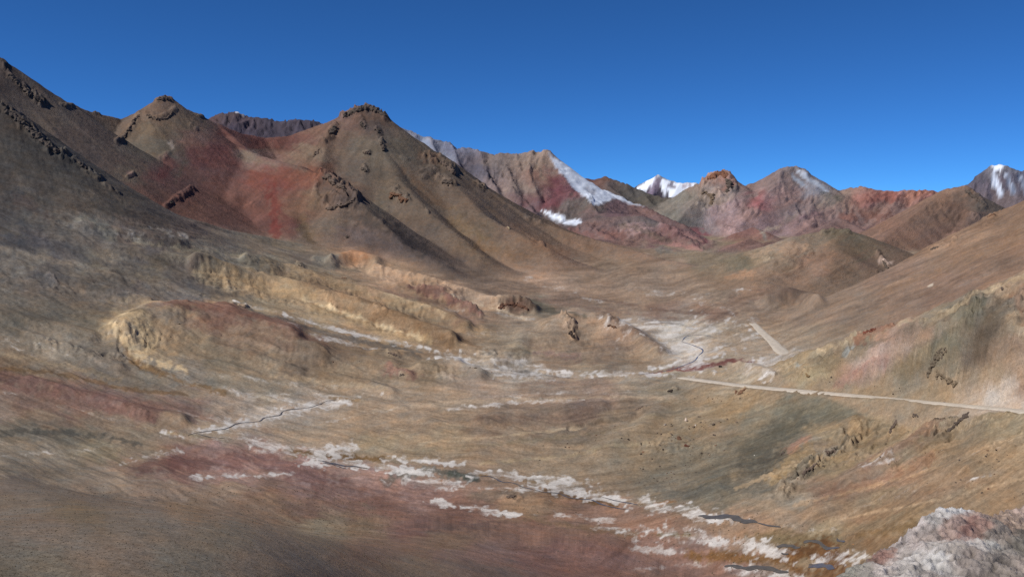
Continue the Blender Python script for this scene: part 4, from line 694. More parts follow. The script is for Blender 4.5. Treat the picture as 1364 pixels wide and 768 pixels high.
# ------------------------------------------------------------ relief: gullies, crags, hummocks
U0, V0 = pixel(X, Y, T)
U0 = np.where(np.abs(U0) > 6000, 6000, U0)
pxm = Y / FPX                                    # metres per photo pixel at each vertex
slope = np.clip(mag, 0, 1.2)
relief = {'valley': (.06, .0, .75), 'snow_mountain': (.5, .1, 1.0), 'blue_peak': (.7, .1, 1.0), 'purple_crag': (1.3, .2, 1.5), 'snow_range': (1.1, .14, .8), 'red_back_ridge': (.6, .1, .9),
          'red_massif': (.6, .09, .8), 'red_foothills': (.4, .06, .6), 'brown_hill': (.4, .06, .5), 'scree_mountains': (.36, .04, .55), 'cone_hill': (.3, .06, .5),
          'dark_slope': (.12, .02, 1.0), 'right_slope': (.08, .02, .3), 'road_bluff': (.12, .02, 2.5)}
names = ['valley'] + order
ra = np.zeros(T.shape, np.float32); rb = ra.copy(); rc = ra.copy()
ra[:], rb[:], rc[:] = relief['valley']
for w, nm in zip(wts, order):
    a, b, c = relief[nm]
    ra += (a - ra) * w; rb += (b - rb) * w; rc += (c - rc) * w
sf = sstep(slope, .04, .35)
D = ra * st_c * (.25 + .75 * sf) * 1.0 + rb * st_f * sf * .4
SV = V0 * 1.15
ROWPX = (np.gradient(np.log(yrow)) * FPX)[:, None]
w26 = 1 - sstep(ROWPX, 7.0, 9.5); w12 = 1 - sstep(ROWPX, 3.6, 5.2)
D += rc * fbm(PU / 60, PL / 60, 2, 21, .55) * 2.0
D += rc * fbm(PU / 26, PL / 26, 2, 22, .5) * .95 * w26
D += rc * vnoise(PU / 11, PL / 11, 31) * .30 * w12

def dist_line(u, v, pts, asp=1.0):
    best = np.full(u.shape, 1e9, np.float32)
    if len(pts) == 1:
        return np.hypot(u - pts[0][0], (v - pts[0][1]) * asp)
    for (x0, y0), (x1, y1) in zip(pts[:-1], pts[1:]):
        dx, dy = x1 - x0, (y1 - y0) * asp; l2 = dx * dx + dy * dy + 1e-6
        t = np.clip(((u - x0) * dx + (v - y0) * asp * dy) / l2, 0, 1)
        best = np.minimum(best, np.hypot(u - x0 - t * dx, (v - y0) * asp - t * dy))
    return best
NA = fbm(PU / 26, SV / 26, 3, 301, .6) ; NB = fbm(PU / 9, SV / 9, 2, 302, .5)
_uk = np.array([-3000, 0, 350, 700, 950, 1200, 4000.]); _sk = np.array([.42, .40, .30, .04, -.28, -.46, -.46])
_uu = np.linspace(-3000, 4000, 700); _ff = np.cumsum(np.interp(_uu, _uk, _sk)) * (_uu[1] - _uu[0])
FLOW = V0 - np.interp(U0, _uu, _ff)               # bands of soil dip towards the valley from both sides
FLOW = FLOW + 10 * fbm(PU / 90, SV / 90, 2, 320)
_w = sstep(Y, 170, 300); FLOW = _w * FLOW + (1 - _w) * (700 + .38 * (FPX * math.log(230) - PL) - np.interp(U0, _uu, _ff))
STR = aniso(PU / 52, FLOW / 9, 2, 307, .7)
STR /= STR.std() * 4
gid = {nm: i for i, nm in enumerate(names)}
def pick(pts, w, asp, grp):
    us = [p[0] for p in pts]; vs = [p[1] for p in pts]; m = w * 2.0 + 8
    ok = (U0 > min(us) - m) & (U0 < max(us) + m) & (V0 > min(vs) - m) & (V0 < max(vs) + m) & (Y > 12)
    if grp is not None:
        g = np.isin(owner, [gid[x] for x in grp.split('|')]); ok &= g
    return np.nonzero(ok)
ROCK = np.zeros(T.shape, np.float32)             # where bare rock breaks through
crag_n = fbm(PU / 9, SV / 9, 3, 77, .6, True)
flute_n = fbm(PU / 9 + 1.5 * NA, SV / 18, 2, 78, .6, True)
def crag(pts, w, amp=5.0, grp=None, asp=1.0):
    ix = pick(pts, w, asp, grp)
    if not len(ix[0]): return
    d = dist_line(U0[ix], V0[ix], pts, asp) + NA[ix] * w * .9 + NB[ix] * w * .5
    m = 1 - sstep(d, w * .45, w)
    D[ix] += m * amp * (.35 + np.maximum(crag_n[ix], -.2) * .9)
    ROCK[ix] = np.maximum(ROCK[ix], m)
def carve(pts, w, depth, grp=None, asp=1.0):
    ix = pick(pts, w, asp, grp)
    if not len(ix[0]): return
    d = dist_line(U0[ix] + NB[ix] * w * 1.2, V0[ix] + NA[ix] * w, pts, asp)
    D[ix] -= depth * (1 - sstep(d, 0, w))
def hump(pts, w, h, grp='valley|dark_slope', asp=1.5, rough=.16):
    ix = pick(pts, w, asp, grp)
    if not len(ix[0]): return
    d = dist_line(U0[ix], V0[ix], pts, asp) + NA[ix] * w * rough
    q = np.clip(d / (w * 1.45), 0, 1); D[ix] += 1.3 * h * (.5 + .5 * np.cos(np.pi * q)) ** 1.2
SN = aniso(PU / 55, FLOW / 9, 3, 331, .55); SN /= SN.std()
_v = np.ones(T.shape, np.float32)
for w, nm in zip(wts, order): _v += ((.7 if nm in ('dark_slope', 'right_slope') else 0) - _v) * w
D += .38 * SN * _v * sstep(Y, 170, 300) * sstep(rd, 8, 24)
def strata(pts, w, amp, grp='valley|dark_slope', asp=1.3):
    ix = pick(pts, w, asp, grp)
    if not len(ix[0]): return
    d = dist_line(U0[ix], V0[ix], pts, asp)
    D[ix] += amp * (1 - sstep(d, w * .4, w)) * (np.abs(SN[ix]) - .7)
def badland(pts, w, amp, grp='valley|dark_slope', asp=1.4):
    ix = pick(pts, w, asp, grp)
    if not len(ix[0]): return
    d = dist_line(U0[ix], V0[ix], pts, asp) + NA[ix] * w * .8
    D[ix] += amp * (1 - sstep(d, w * .3, w)) * (flute_n[ix] - .3)
def flat(pts, w, grp=None, asp=1.0, keep=.1):
    ix = pick(pts, w * 2, asp, grp)
    if not len(ix[0]): return
    d = dist_line(U0[ix], V0[ix], pts, asp)
    D[ix] *= keep + (1 - keep) * sstep(d, w * .6, w * 1.6)
D *= 1 - .85 * (1 - sstep(rd, 6.0, 14.0))
exec_relief()
T2 = T + D * pxm
UU, VV = pixel(X, Y, T2)

# ------------------------------------------------------------ what the ground is made of
SAT = .80
def lin(h):
    c = np.array([int(h[i:i + 2], 16) / 255.0 for i in (0, 2, 4)])
    return np.where(c <= .04045, c / 12.92, ((c + .055) / 1.055) ** 2.4)
COL = np.zeros(T.shape + (3,), np.float32)
GU, GV = np.meshgrid(np.arange(-240, 1620, 6.0), np.arange(60, 980, 4.0))
def colour_field(txt, gain):
    pts = []
    for tok in txt.split():
        u, v, h = tok.split(',')[:3]; pts.append((float(u), float(v), lin(h)))
    acc = np.zeros(GU.shape + (3,)); ws = np.zeros(GU.shape)
    for u, v, c in pts:
        w = 1.0 / (((GU - u) * .8) ** 2 + ((GV - v) * 1.7) ** 2 + 60) ** 2.0
        acc += w[..., None] * c; ws += w
    return (acc / ws[..., None] * gain).astype(np.float32)
def sample(F, u, v):
    x = np.clip((u + 240) / 6.0, 0, GU.shape[1] - 1.01); y = np.clip((v - 60) / 4.0, 0, GU.shape[0] - 1.01)
    xi = x.astype(np.int32); yi = y.astype(np.int32); fx = (x - xi)[..., None].astype(np.float32); fy = (y - yi)[..., None].astype(np.float32)
    return (F[yi, xi] * (1 - fx) + F[yi, xi + 1] * fx) * (1 - fy) + (F[yi + 1, xi] * (1 - fx) + F[yi + 1, xi + 1] * fx) * fy
n1 = fbm(PU / 45, SV / 45, 4, 401, .6); n2 = fbm(PU / 45, SV / 45, 4, 402, .6)
wu = U0 + 26 * n1 + 1.0 * st_c * sf; wv = V0 + 12 * n2 + 7 * STR * 2
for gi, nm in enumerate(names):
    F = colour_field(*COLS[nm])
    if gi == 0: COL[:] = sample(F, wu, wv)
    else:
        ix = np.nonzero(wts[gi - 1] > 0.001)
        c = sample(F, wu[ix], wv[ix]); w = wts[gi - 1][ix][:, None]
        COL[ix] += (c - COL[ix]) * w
# natural variation: streaks of different scree, patches
NC3 = vnoise(PU / 5.2, SV / 5.2, 303)
bandw = np.full(T.shape, .9, np.float32)
for w, nm in zip(wts, order): bandw += (({'dark_slope': .8, 'right_slope': .7, 'road_bluff': .5}).get(nm, .15) - bandw) * w
mtn = np.zeros(T.shape, np.float32)
for w, nm in zip(wts, order): mtn += ((0.4 if nm in ('right_slope', 'road_bluff', 'dark_slope') else 1.0) - mtn) * w
bandw *= .12 + .88 * sstep(Y, 150, 260)
var = 1 + .05 * st_c * sf * mtn + .035 * st_f * sf * mtn + .11 * NA + .07 * NB + .05 * NC3 + .16 * STR * bandw
COL *= np.array([1.03, 1.0, .95], np.float32)
COL *= var[..., None]
lum = (COL @ np.array([.25, .6, .15], np.float32))[..., None]
smw = wts[order.index('scree_mountains')]
for w, nm in zip(wts, order):
    if order.index(nm) > order.index('scree_mountains'): smw = smw * (1 - w)
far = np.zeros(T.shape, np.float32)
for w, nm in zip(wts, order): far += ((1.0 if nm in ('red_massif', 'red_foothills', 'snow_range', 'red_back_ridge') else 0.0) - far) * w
COL *= 1 + far[..., None] * np.array([-.02, .03, .20], np.float32)  # mauve rock, with the blue of aerial haze added into far ranges
COL *= 1 + smw[..., None] * np.array([.04, -.025, .06], np.float32)
vw = np.ones(T.shape, np.float32)
for w, nm in zip(wts, order): vw += (0 - vw) * w
COL = lum + (COL - lum) * (.66 + .06 * vw)[..., None]
hue = (fbm(PU / 30, SV / 30, 3, 501, .6) + .8 * aniso(PU / 70, FLOW / 12, 2, 508))[..., None] + .05 * (st_c * sf)[..., None]
COL *= 1 + np.array([.08, .0, -.08], np.float32) * hue
SALT = np.zeros(T.shape, np.float32); SNOW = np.zeros(T.shape, np.float32); WET = np.zeros(T.shape, np.float32)
NP = (NA + .9 * NB + .4 * NC3 + .5 * fbm(PU / 70, SV / 70, 3, 306, .6)).astype(np.float32); NP /= NP.std(); print('NP', NP.std())
def paint(pts, w, col, op=1.0, soft=.6, rough=.6, grp=None, asp=1.0, mask=None, gain=None, streak=False):
    """a band or patch of differently coloured ground along pts"""
    ix = pick(pts, w, asp, grp)
    if not len(ix[0]): return
    d = dist_line(U0[ix], V0[ix], pts, asp) + NP[ix] * w * rough * .45
    m = (1 - sstep(d, w * (1 - soft), w)) * op
    if streak:
        f = .35 + .65 * sstep(STR[ix] + .5 * NB[ix], -.25, .2)
        SALT[ix] = np.maximum(SALT[ix], m * f * (lin(col).mean() / .55)); m = m * f * .45
    if mask == 'snow': SNOW[ix] = np.maximum(SNOW[ix], m)
    if mask == 'bare': SNOW[ix] *= 1 - m
    if mask == 'wet': WET[ix] = np.maximum(WET[ix], m)
    c = lin(col) * (gain or GAIN.get(grp, 1.2)); c = c @ np.array([.25, .6, .15]) + (c - c @ np.array([.25, .6, .15])) * .8
    cur = COL[ix]; COL[ix] = cur + (c * (1 + .10 * NB[ix][:, None]) - cur) * m[:, None]
def inpoly(u, v, poly):
    r = np.zeros(u.shape, bool); n = len(poly)
    for i in range(n):
        x0, y0 = poly[i]; x1, y1 = poly[(i + 1) % n]
        c = ((y0 > v) != (y1 > v)) & (u < (x1 - x0) * (v - y0) / (y1 - y0 + 1e-9) + x0); r ^= c
    return r
def snow_poly(poly, grp, edge=1.6, col='dfe6f0'):
    pts = poly + [poly[0]]
    ix = pick(pts, 6, 1, grp)
    u, v = U0[ix] + NB[ix] * 5 + NA[ix] * 3, V0[ix] + NB[ix] * 2.2 
    d = dist_line(u, v, pts) * np.where(inpoly(u, v, poly), -1, 1)
    m = 1 - sstep(d, -edge, edge)
    SNOW[ix] = np.maximum(SNOW[ix], m)
    COL[ix] += (lin(col) * (1 + .1 * NB[ix][:, None]) - COL[ix]) * m[:, None]
exec_paint()
rk = ROCK[..., None] 
COL *= 1 + rk * (.10 + .75 * (crag_n[..., None] - .45))
COL = np.clip(COL, .012, .9)

# ------------------------------------------------------------ cut the surface into its landforms
Z3 = T2
verts = np.stack([X, Y, Z3], -1).reshape(-1, 3).astype(np.float32)
tu = np.gradient(verts.reshape(NR, NC, 3), axis=1); tl = np.gradient(verts.reshape(NR, NC, 3), axis=0)
NRM = np.cross(tu, tl); NRM /= np.linalg.norm(NRM, axis=-1, keepdims=True); NRM = NRM.reshape(-1, 3)
idx = np.arange(NR * NC).reshape(NR, NC)
quads = np.stack([idx[:-1, :-1], idx[:-1, 1:], idx[1:, 1:], idx[1:, :-1]], -1).reshape(-1, 4)
# skip ground buried far behind nearer ground
runmin = np.minimum.accumulate(VV, axis=0)
hid = (VV - runmin > 70)[:-1, :-1].reshape(-1)
ow = owner[:-1, :-1].reshape(-1).copy()
sn = (SNOW[:-1, :-1].reshape(-1) > .5)
colf = COL.reshape(-1, 3); snf = SNOW.reshape(-1); rkf = SALT.reshape(-1); wtf = WET.reshape(-1); bwf = bandw.reshape(-1); mtf = (mtn * np.where(Y > 700, 1, .5)).reshape(-1).astype(np.float32); puf = (PU * .01).reshape(-1); flf = (FLOW * .01).reshape(-1)
def sheet(name, fmask, mat):
    q = quads[fmask]
    if not len(q): return None
    used, inv = np.unique(q, return_inverse=True); inv = inv.reshape(q.shape)
    me = bpy.data.meshes.new(name)
    me.vertices.add(len(used)); me.vertices.foreach_set('co', verts[used].ravel())
    me.loops.add(inv.size); me.loops.foreach_set('vertex_index', inv.ravel().astype(np.int32))
    me.polygons.add(len(inv)); me.polygons.foreach_set('loop_start', np.arange(0, inv.size, 4, dtype=np.int32))
    me.polygons.foreach_set('use_smooth', np.ones(len(inv), bool))
    me.update(calc_edges=True)
    ca = me.color_attributes.new('ground', 'FLOAT_COLOR', 'POINT')
    buf = np.ones((len(used), 4), np.float32); buf[:, :3] = colf[used]; ca.data.foreach_set('color', buf.ravel())
    mk = me.color_attributes.new('masks', 'FLOAT_COLOR', 'POINT')
    buf = np.ones((len(used), 4), np.float32); buf[:, 0] = snf[used]; buf[:, 1] = rkf[used]; buf[:, 2] = wtf[used]; buf[:, 3] = bwf[used]; mk.data.foreach_set('color', buf.ravel())
    bn = me.attributes.new('bands', 'FLOAT_VECTOR', 'POINT'); bv = np.zeros((len(used), 3), np.float32); bv[:, 0] = puf[used]; bv[:, 1] = flf[used]; bv[:, 2] = mtf[used]; bn.data.foreach_set('vector', bv.ravel())
    me.normals_split_custom_set_from_vertices(NRM[used])
    me.materials.append(mat)
    o = bpy.data.objects.new(name, me); C.objects.link(o); o['kind'] = 'structure'
    return o

def ground_material():
    m = bpy.data.materials.new('scree_and_soil'); m.use_nodes = True
    nt = m.node_tree; N = nt.nodes; Lk = nt.links.new
    bs = N['Principled BSDF']
    att = N.new('ShaderNodeAttribute'); att.attribute_name = 'ground'
    msk = N.new('ShaderNodeAttribute'); msk.attribute_name = 'masks'
    sep = N.new('ShaderNodeSeparateColor'); Lk(msk.outputs['Color'], sep.inputs[0])
    geo = N.new('ShaderNodeNewGeometry')
    def noise(scale, detail, rough, dist=0.0):
        t = N.new('ShaderNodeTexNoise'); t.inputs['Scale'].default_value = scale; t.inputs['Detail'].default_value = detail
        t.inputs['Roughness'].default_value = rough; t.inputs['Distortion'].default_value = dist; Lk(geo.outputs['Position'], t.inputs['Vector']); return t
    nf = noise(.03, 10, .60, .2)      # from 30 m patches down to pebbles
    nb = noise(.7, 8, .72)
    nS = noise(.33, 7, .66, .1)
    bat = N.new('ShaderNodeAttribute'); bat.attribute_name = 'bands'
    bx = N.new('ShaderNodeSeparateXYZ'); Lk(bat.outputs['Vector'], bx.inputs[0])
    def bands(sx, sy, detail, rough):
        mp = N.new('ShaderNodeMapping'); mp.inputs['Scale'].default_value = (sx, sy, 0); Lk(bat.outputs['Vector'], mp.inputs['Vector'])
        t = N.new('ShaderNodeTexNoise'); t.inputs['Scale'].default_value = 1.0; t.inputs['Detail'].default_value = detail; t.inputs['Roughness'].default_value = rough; t.inputs['Distortion'].default_value = .3
        Lk(mp.outputs[0], t.inputs['Vector']); return t
    tb = bands(1.5, 15, 6, .70); tb2 = bands(5, 22, 4, .6); ti = bands(11, 12, 6, .78); tg = bands(27, 36, 3, .7)
    def mth(op, a, b=None, c=None, clamp=False):
        x = N.new('ShaderNodeMath'); x.operation = op; x.use_clamp = clamp
        for i, q in enumerate((a, b, c)):
            if q is None: continue
            if isinstance(q, (int, float)): x.inputs[i].default_value = q
            else: Lk(q, x.inputs[i])
        return x.outputs[0]
    def edge(mask, nz, amp, lo, hi):
        r = N.new('ShaderNodeMapRange'); r.interpolation_type = 'SMOOTHSTEP'; r.inputs[1].default_value = lo; r.inputs[2].default_value = hi
        Lk(mth('MULTIPLY_ADD', mth('SUBTRACT', nz, .5), amp, mask), r.inputs[0])
        return mth('MULTIPLY', r.outputs[0], mth('MULTIPLY', mask, 6.0, clamp=True))
    f = mth('MULTIPLY_ADD', mth('SUBTRACT', nf.outputs[0], .5), .7, 1.0)
    g = mth('MULTIPLY_ADD', mth('SUBTRACT', nb.outputs[0], .5), 1.15, 1.0)
    nn = noise(2.6, 5, .75)
    f = mth('MULTIPLY', f, mth('MULTIPLY_ADD', mth('MULTIPLY', mth('SUBTRACT', nn.outputs[0], .5), mth('SUBTRACT', 1.0, mth('MAXIMUM', msk.outputs['Alpha'], bx.outputs[2]), None, True)), 2.2, 1.0))
    gw = mth('MAXIMUM', msk.outputs['Alpha'], bx.outputs[2])
    bwm = mth('MULTIPLY', mth('SUBTRACT', tb.outputs[0], .5), mth('MULTIPLY', msk.outputs['Alpha'], 1.75))
    fg = mth('MULTIPLY', mth('MULTIPLY', mth('MULTIPLY', f, g), mth('ADD', 1.0, bwm)), mth('MULTIPLY', mth('MULTIPLY_ADD', mth('SUBTRACT', ti.outputs[0], .5), mth('MULTIPLY', gw, .5), 1.0), mth('MULTIPLY_ADD', mth('SUBTRACT', tg.outputs[0], .5), mth('MULTIPLY', gw, .8), 1.0)))
    vm = N.new('ShaderNodeVectorMath'); vm.operation = 'SCALE'; Lk(att.outputs['Color'], vm.inputs[0]); Lk(fg, vm.inputs['Scale'])
    # small shifts of hue: rusty and grey grains
    nh = noise(.12, 6, .65, .4)
    mx = N.new('ShaderNodeMix'); mx.data_type = 'RGBA'; mx.blend_type = 'MULTIPLY'; mx.inputs[0].default_value = 1.0
    ramp = N.new('ShaderNodeValToRGB'); ramp.color_ramp.elements[0].position = .35; ramp.color_ramp.elements[1].position = .65
    ramp.color_ramp.elements[0].color = (.95, 1.0, 1.05, 1); ramp.color_ramp.elements[1].color = (1.07, 1.0, .92, 1)
    Lk(nh.outputs[0], ramp.inputs[0]); Lk(vm.outputs[0], mx.inputs[6]); Lk(ramp.outputs[0], mx.inputs[7])
    nz = mth('MULTIPLY_ADD', tb2.outputs[0], .5, mth('MULTIPLY_ADD', tg.outputs[0], .25, mth('MULTIPLY', nS.outputs[0], .25)))
    salt = edge(sep.outputs[1], nz, 1.9, .06, .74)
    m2 = N.new('ShaderNodeMix'); m2.data_type = 'RGBA'; Lk(mth('MULTIPLY', salt, mth('MULTIPLY_ADD', tb.outputs[0], 1.3, .12, True)), m2.inputs[0]); Lk(mx.outputs[2], m2.inputs[6])
    sc = N.new('ShaderNodeVectorMath'); sc.operation = 'SCALE'; sc.inputs[0].default_value = (.52, .49, .455); Lk(mth('MULTIPLY', mth('MULTIPLY_ADD', nb.outputs[0], .9, .55), mth('MULTIPLY_ADD', tb2.outputs[0], 1.2, .4)), sc.inputs['Scale']); Lk(sc.outputs[0], m2.inputs[7])
    m3 = N.new('ShaderNodeMix'); m3.data_type = 'RGBA'; Lk(sep.outputs[0], m3.inputs[0]); Lk(m2.outputs[2], m3.inputs[6]); Lk(att.outputs['Color'], m3.inputs[7])
    Lk(m3.outputs[2], bs.inputs['Base Color'])
    rr = mth('SUBTRACT', .95, mth('MULTIPLY', sep.outputs[2], .35)); Lk(rr, bs.inputs['Roughness'])
    bs.inputs['Specular IOR Level'].default_value = .15
    # relief too fine for the mesh, scaled with the landform
    b1 = N.new('ShaderNodeBump'); b1.inputs['Strength'].default_value = .3; b1.inputs['Distance'].default_value = 3.5
    Lk(nf.outputs[0], b1.inputs['Height'])
    b2 = N.new('ShaderNodeBump'); b2.inputs['Strength'].default_value = .4; b2.inputs['Distance'].default_value = .5
    Lk(nb.outputs[0], b2.inputs['Height']); Lk(b1.outputs[0], b2.inputs['Normal'])
    b3 = N.new('ShaderNodeBump'); b3.inputs['Strength'].default_value = .5; sx = N.new('ShaderNodeSeparateXYZ'); Lk(geo.outputs['Position'], sx.inputs[0])
    Lk(mth('MULTIPLY', mth('MULTIPLY', sx.outputs[1], .0030), mth('MULTIPLY', mth('SUBTRACT', 1.0, sep.outputs[0]), bx.outputs[2])), b3.inputs['Distance']); Lk(ti.outputs[0], b3.inputs['Height']); Lk(b2.outputs[0], b3.inputs['Normal'])
    Lk(b3.outputs[0], bs.inputs['Normal'])
    return m
MG = ground_material()
keep = ~hid
OBJN = {'valley': 'valley_ground', 'snow_mountain': 'snow_mountain', 'blue_peak': 'far_peak', 'purple_crag': 'jagged_mountain', 'snow_range': 'gullied_mountain', 'red_back_ridge': 'back_ridge',
        'red_massif': 'red_mountain', 'red_foothills': 'red_foothills', 'brown_hill': 'brown_hill', 'scree_mountains': 'scree_mountains', 'cone_hill': 'cone_hill', 'dark_slope': 'dark_hillside',
        'right_slope': 'valley_side', 'road_bluff': 'road_bluff'}
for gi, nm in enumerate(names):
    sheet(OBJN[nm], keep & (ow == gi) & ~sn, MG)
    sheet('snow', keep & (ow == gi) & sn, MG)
print('faces', int(keep.sum()))
# ------------------------------------------------------------ finding places on the finished surface
def terr(x, y):
    """height of the finished ground at x, y"""
    a = x / y; ci = np.interp(a, acol, colidx); ri = np.interp(math.log(y), lrow, rowidx)
    c0 = int(min(ci, NC - 2)); r0 = int(min(ri, NR - 2)); fc = ci - c0; fr = ri - r0
    return (T2[r0, c0] * (1 - fc) + T2[r0, c0 + 1] * fc) * (1 - fr) + (T2[r0 + 1, c0] * (1 - fc) + T2[r0 + 1, c0 + 1] * fc) * fr
VMIN = runmin
def hit(u, v):
    y = (384.0 - v) / FPX; a = (u - 682.0) / FPX / (CP + y * SP)
    c = int(round(float(np.interp(a, acol, colidx))))
    col = VMIN[:, c]; r = int(np.argmax(col <= v))
    if r == 0: r = NR - 1 if col[-1] > v else 1
    v0, v1 = col[r - 1], col[r]; f = (v0 - v) / max(v0 - v1, 1e-6)
    yy = math.exp(lrow[r - 1] + (lrow[r] - lrow[r - 1]) * min(max(f, 0), 1))
    return Vector((a * yy, yy, terr(a * yy, yy)))
def catmull(P, n=8):
    out = []
    for i in range(len(P) - 1):
        p0 = P[max(i - 1, 0)]; p1 = P[i]; p2 = P[i + 1]; p3 = P[min(i + 2, len(P) - 1)]
        for k in range(n):
            t = k / n
            out.append(.5 * ((2 * p1) + (p2 - p0) * t + (2 * p0 - 5 * p1 + 4 * p2 - p3) * t * t + (3 * p1 - p0 - 3 * p2 + p3) * t ** 3))
    out.append(P[-1]); return out
def simple_mat(name, col, rough=.9, var=.35, scale=.5, bump=.3, bdist=.3, col2=None, spec=.2):
    m = bpy.data.materials.new(name); m.use_nodes = True; nt = m.node_tree; N = nt.nodes; L = nt.links.new
    bs = N['Principled BSDF']; geo = N.new('ShaderNodeNewGeometry')
    t = N.new('ShaderNodeTexNoise'); t.inputs['Scale'].default_value = scale; t.inputs['Detail'].default_value = 10; t.inputs['Roughness'].default_value = .7
    L(geo.outputs['Position'], t.inputs['Vector'])
    r = N.new('ShaderNodeValToRGB'); r.color_ramp.elements[0].position = .3; r.color_ramp.elements[1].position = .7
    c = lin(col); d = lin(col2) if col2 else c * (1 + var)
    r.color_ramp.elements[0].color = (*(c * (1 - var)), 1); r.color_ramp.elements[1].color = (*d, 1)
    L(t.outputs[0], r.inputs[0]); L(r.outputs[0], bs.inputs['Base Color']); bs.inputs['Roughness'].default_value = rough
    bs.inputs['Specular IOR Level'].default_value = spec
    b = N.new('ShaderNodeBump'); b.inputs['Strength'].default_value = bump; b.inputs['Distance'].default_value = bdist
    L(t.outputs[0], b.inputs['Height']); L(b.outputs[0], bs.inputs['Normal'])
    return m
def mesh_obj(name, vs, fs, mat, smooth=False):
    me = bpy.data.meshes.new(name); me.from_pydata([tuple(v) for v in vs], [], fs); me.update()
    if smooth: me.polygons.foreach_set('use_smooth', [True] * len(me.polygons))
    me.materials.append(mat); o = bpy.data.objects.new(name, me); C.objects.link(o); return o
rnd = random.Random(7)

# ------------------------------------------------------------ the gravel road
MR = simple_mat('road_gravel', 'b3a899', .95, .2, .25, .2, .1)
def ribbon(name, pts, width, mat, lift, kind='structure', rag=.0, skirt=1.2, conform=True, cross=5):
    P = catmull(pts, 10); vs = []; fs = []; n = cross
    ph = rnd.random() * 50
    for i, p in enumerate(P):
        q = P[min(i + 1, len(P) - 1)] - P[max(i - 1, 0)]; q.z = 0; q.normalize(); s = Vector((q.y, -q.x, 0))
        w = (width(i / (len(P) - 1)) if callable(width) else width) * .5
        wl = w * (1 + rag * (math.sin(i * .37 + ph) * .5 + math.sin(i * .83 + 2 * ph) * .3)); wr = w * (1 + rag * (math.sin(i * .41 + 2 + ph) * .5 + math.sin(i * .97 + ph) * .3))
        row = []
        for k in range(n):
            f = k / (n - 1) * 2 - 1; x = p + s * (f * (wr if f > 0 else wl))
            z = p.z + lift
            if not conform: z = terr(x.x, x.y) + lift
            row.append(Vector((x.x, x.y, z + .06 * math.cos(f * 1.5))))
        row = [row[0] - s * (skirt * 1.3) - Vector((0, 0, skirt))] + row + [row[-1] + s * (skirt * 1.3) - Vector((0, 0, skirt))] if skirt else row
        vs += row
    m = len(vs) // len(P)
    for i in range(len(P) - 1):
        for k in range(m - 1): fs.append((i * m + k, i * m + k + 1, (i + 1) * m + k + 1, (i + 1) * m + k))
    o = mesh_obj(name, vs, fs, mat, True); o['kind'] = kind; return o
ribbon('road', [Vector(p) for p in RP[1:]], lambda t: 7.0, MR, .15, rag=.14, skirt=2.0)
fr = [hit(u, v) for u, v in ((1003, 431), (1010, 438), (1021, 448), (1034, 460), (1045, 470))]
e = fr[-1] + (fr[-1] - fr[-2]) * .8; fr.append(Vector((e.x, e.y, fr[-1].z)))
e = fr[0] + (fr[0] - fr[1]) * .4; fr.insert(0, Vector((e.x, e.y, fr[0].z - 3)))
ribbon('road', fr, lambda t: 5.5 + 4 * t, MR, .35, rag=.12, skirt=2.0)

# ------------------------------------------------------------ running and standing water
MW = simple_mat('stream_water', '55504a', .22, .3, .6, .25, .05, spec=.6)
for pts, w in (([(250,580),(262,576),(285,573),(303,570),(320,563),(345,561),(352,556),(372,553),(378,547),(400,544),(418,541),(432,535),(448,532)], 1.5), ([(262,577),(280,582),(300,583)], 1.0),
               ([(424,613),(440,616),(456,620),(474,621),(492,624)], 3.5), ([(430,616),(448,620),(462,624)], 2.0), ([(640,634),(652,634),(668,641),(684,643),(700,649),(722,655)], 2.2), ([(722,655),(745,657),(760,663),(786,665),(800,671),(836,678)], 1.8),
               ([(800,661),(830,668),(850,672)], 1.2), ([(930,687),(960,688),(985,691),(1008,696)], 5.5), ([(1008,696),(1040,702)], 1.5),
               ([(850,499),(875,496),(900,490),(922,482),(930,474)], 2.4), ([(930,474),(936,466),(924,460),(908,455)], 2.0), ([(908,455),(915,448),(935,446),(955,450)], 1.6), ([(680,497),(720,501),(760,504)], 1.0),
               ([(1034,727),(1050,727),(1066,729)], 3.0), ([(1070,722),(1090,722),(1118,729)], 3.0), ([(1040,736),(1050,738)], 1.5), ([(1078,751),(1092,754),(1112,757)], 3.5), ([(965,754),(990,755),(1020,757),(1050,762)], 4.0), ([(1115,716),(1125,722)], 1.5)):
    ribbon('water', [hit(u, v) for u, v in pts], (lambda t, w=w: w * .5 * (1.0 - .75 * abs(2 * t - 1) ** 4)), MW, .10, rag=.9, skirt=0, conform=False, cross=3)

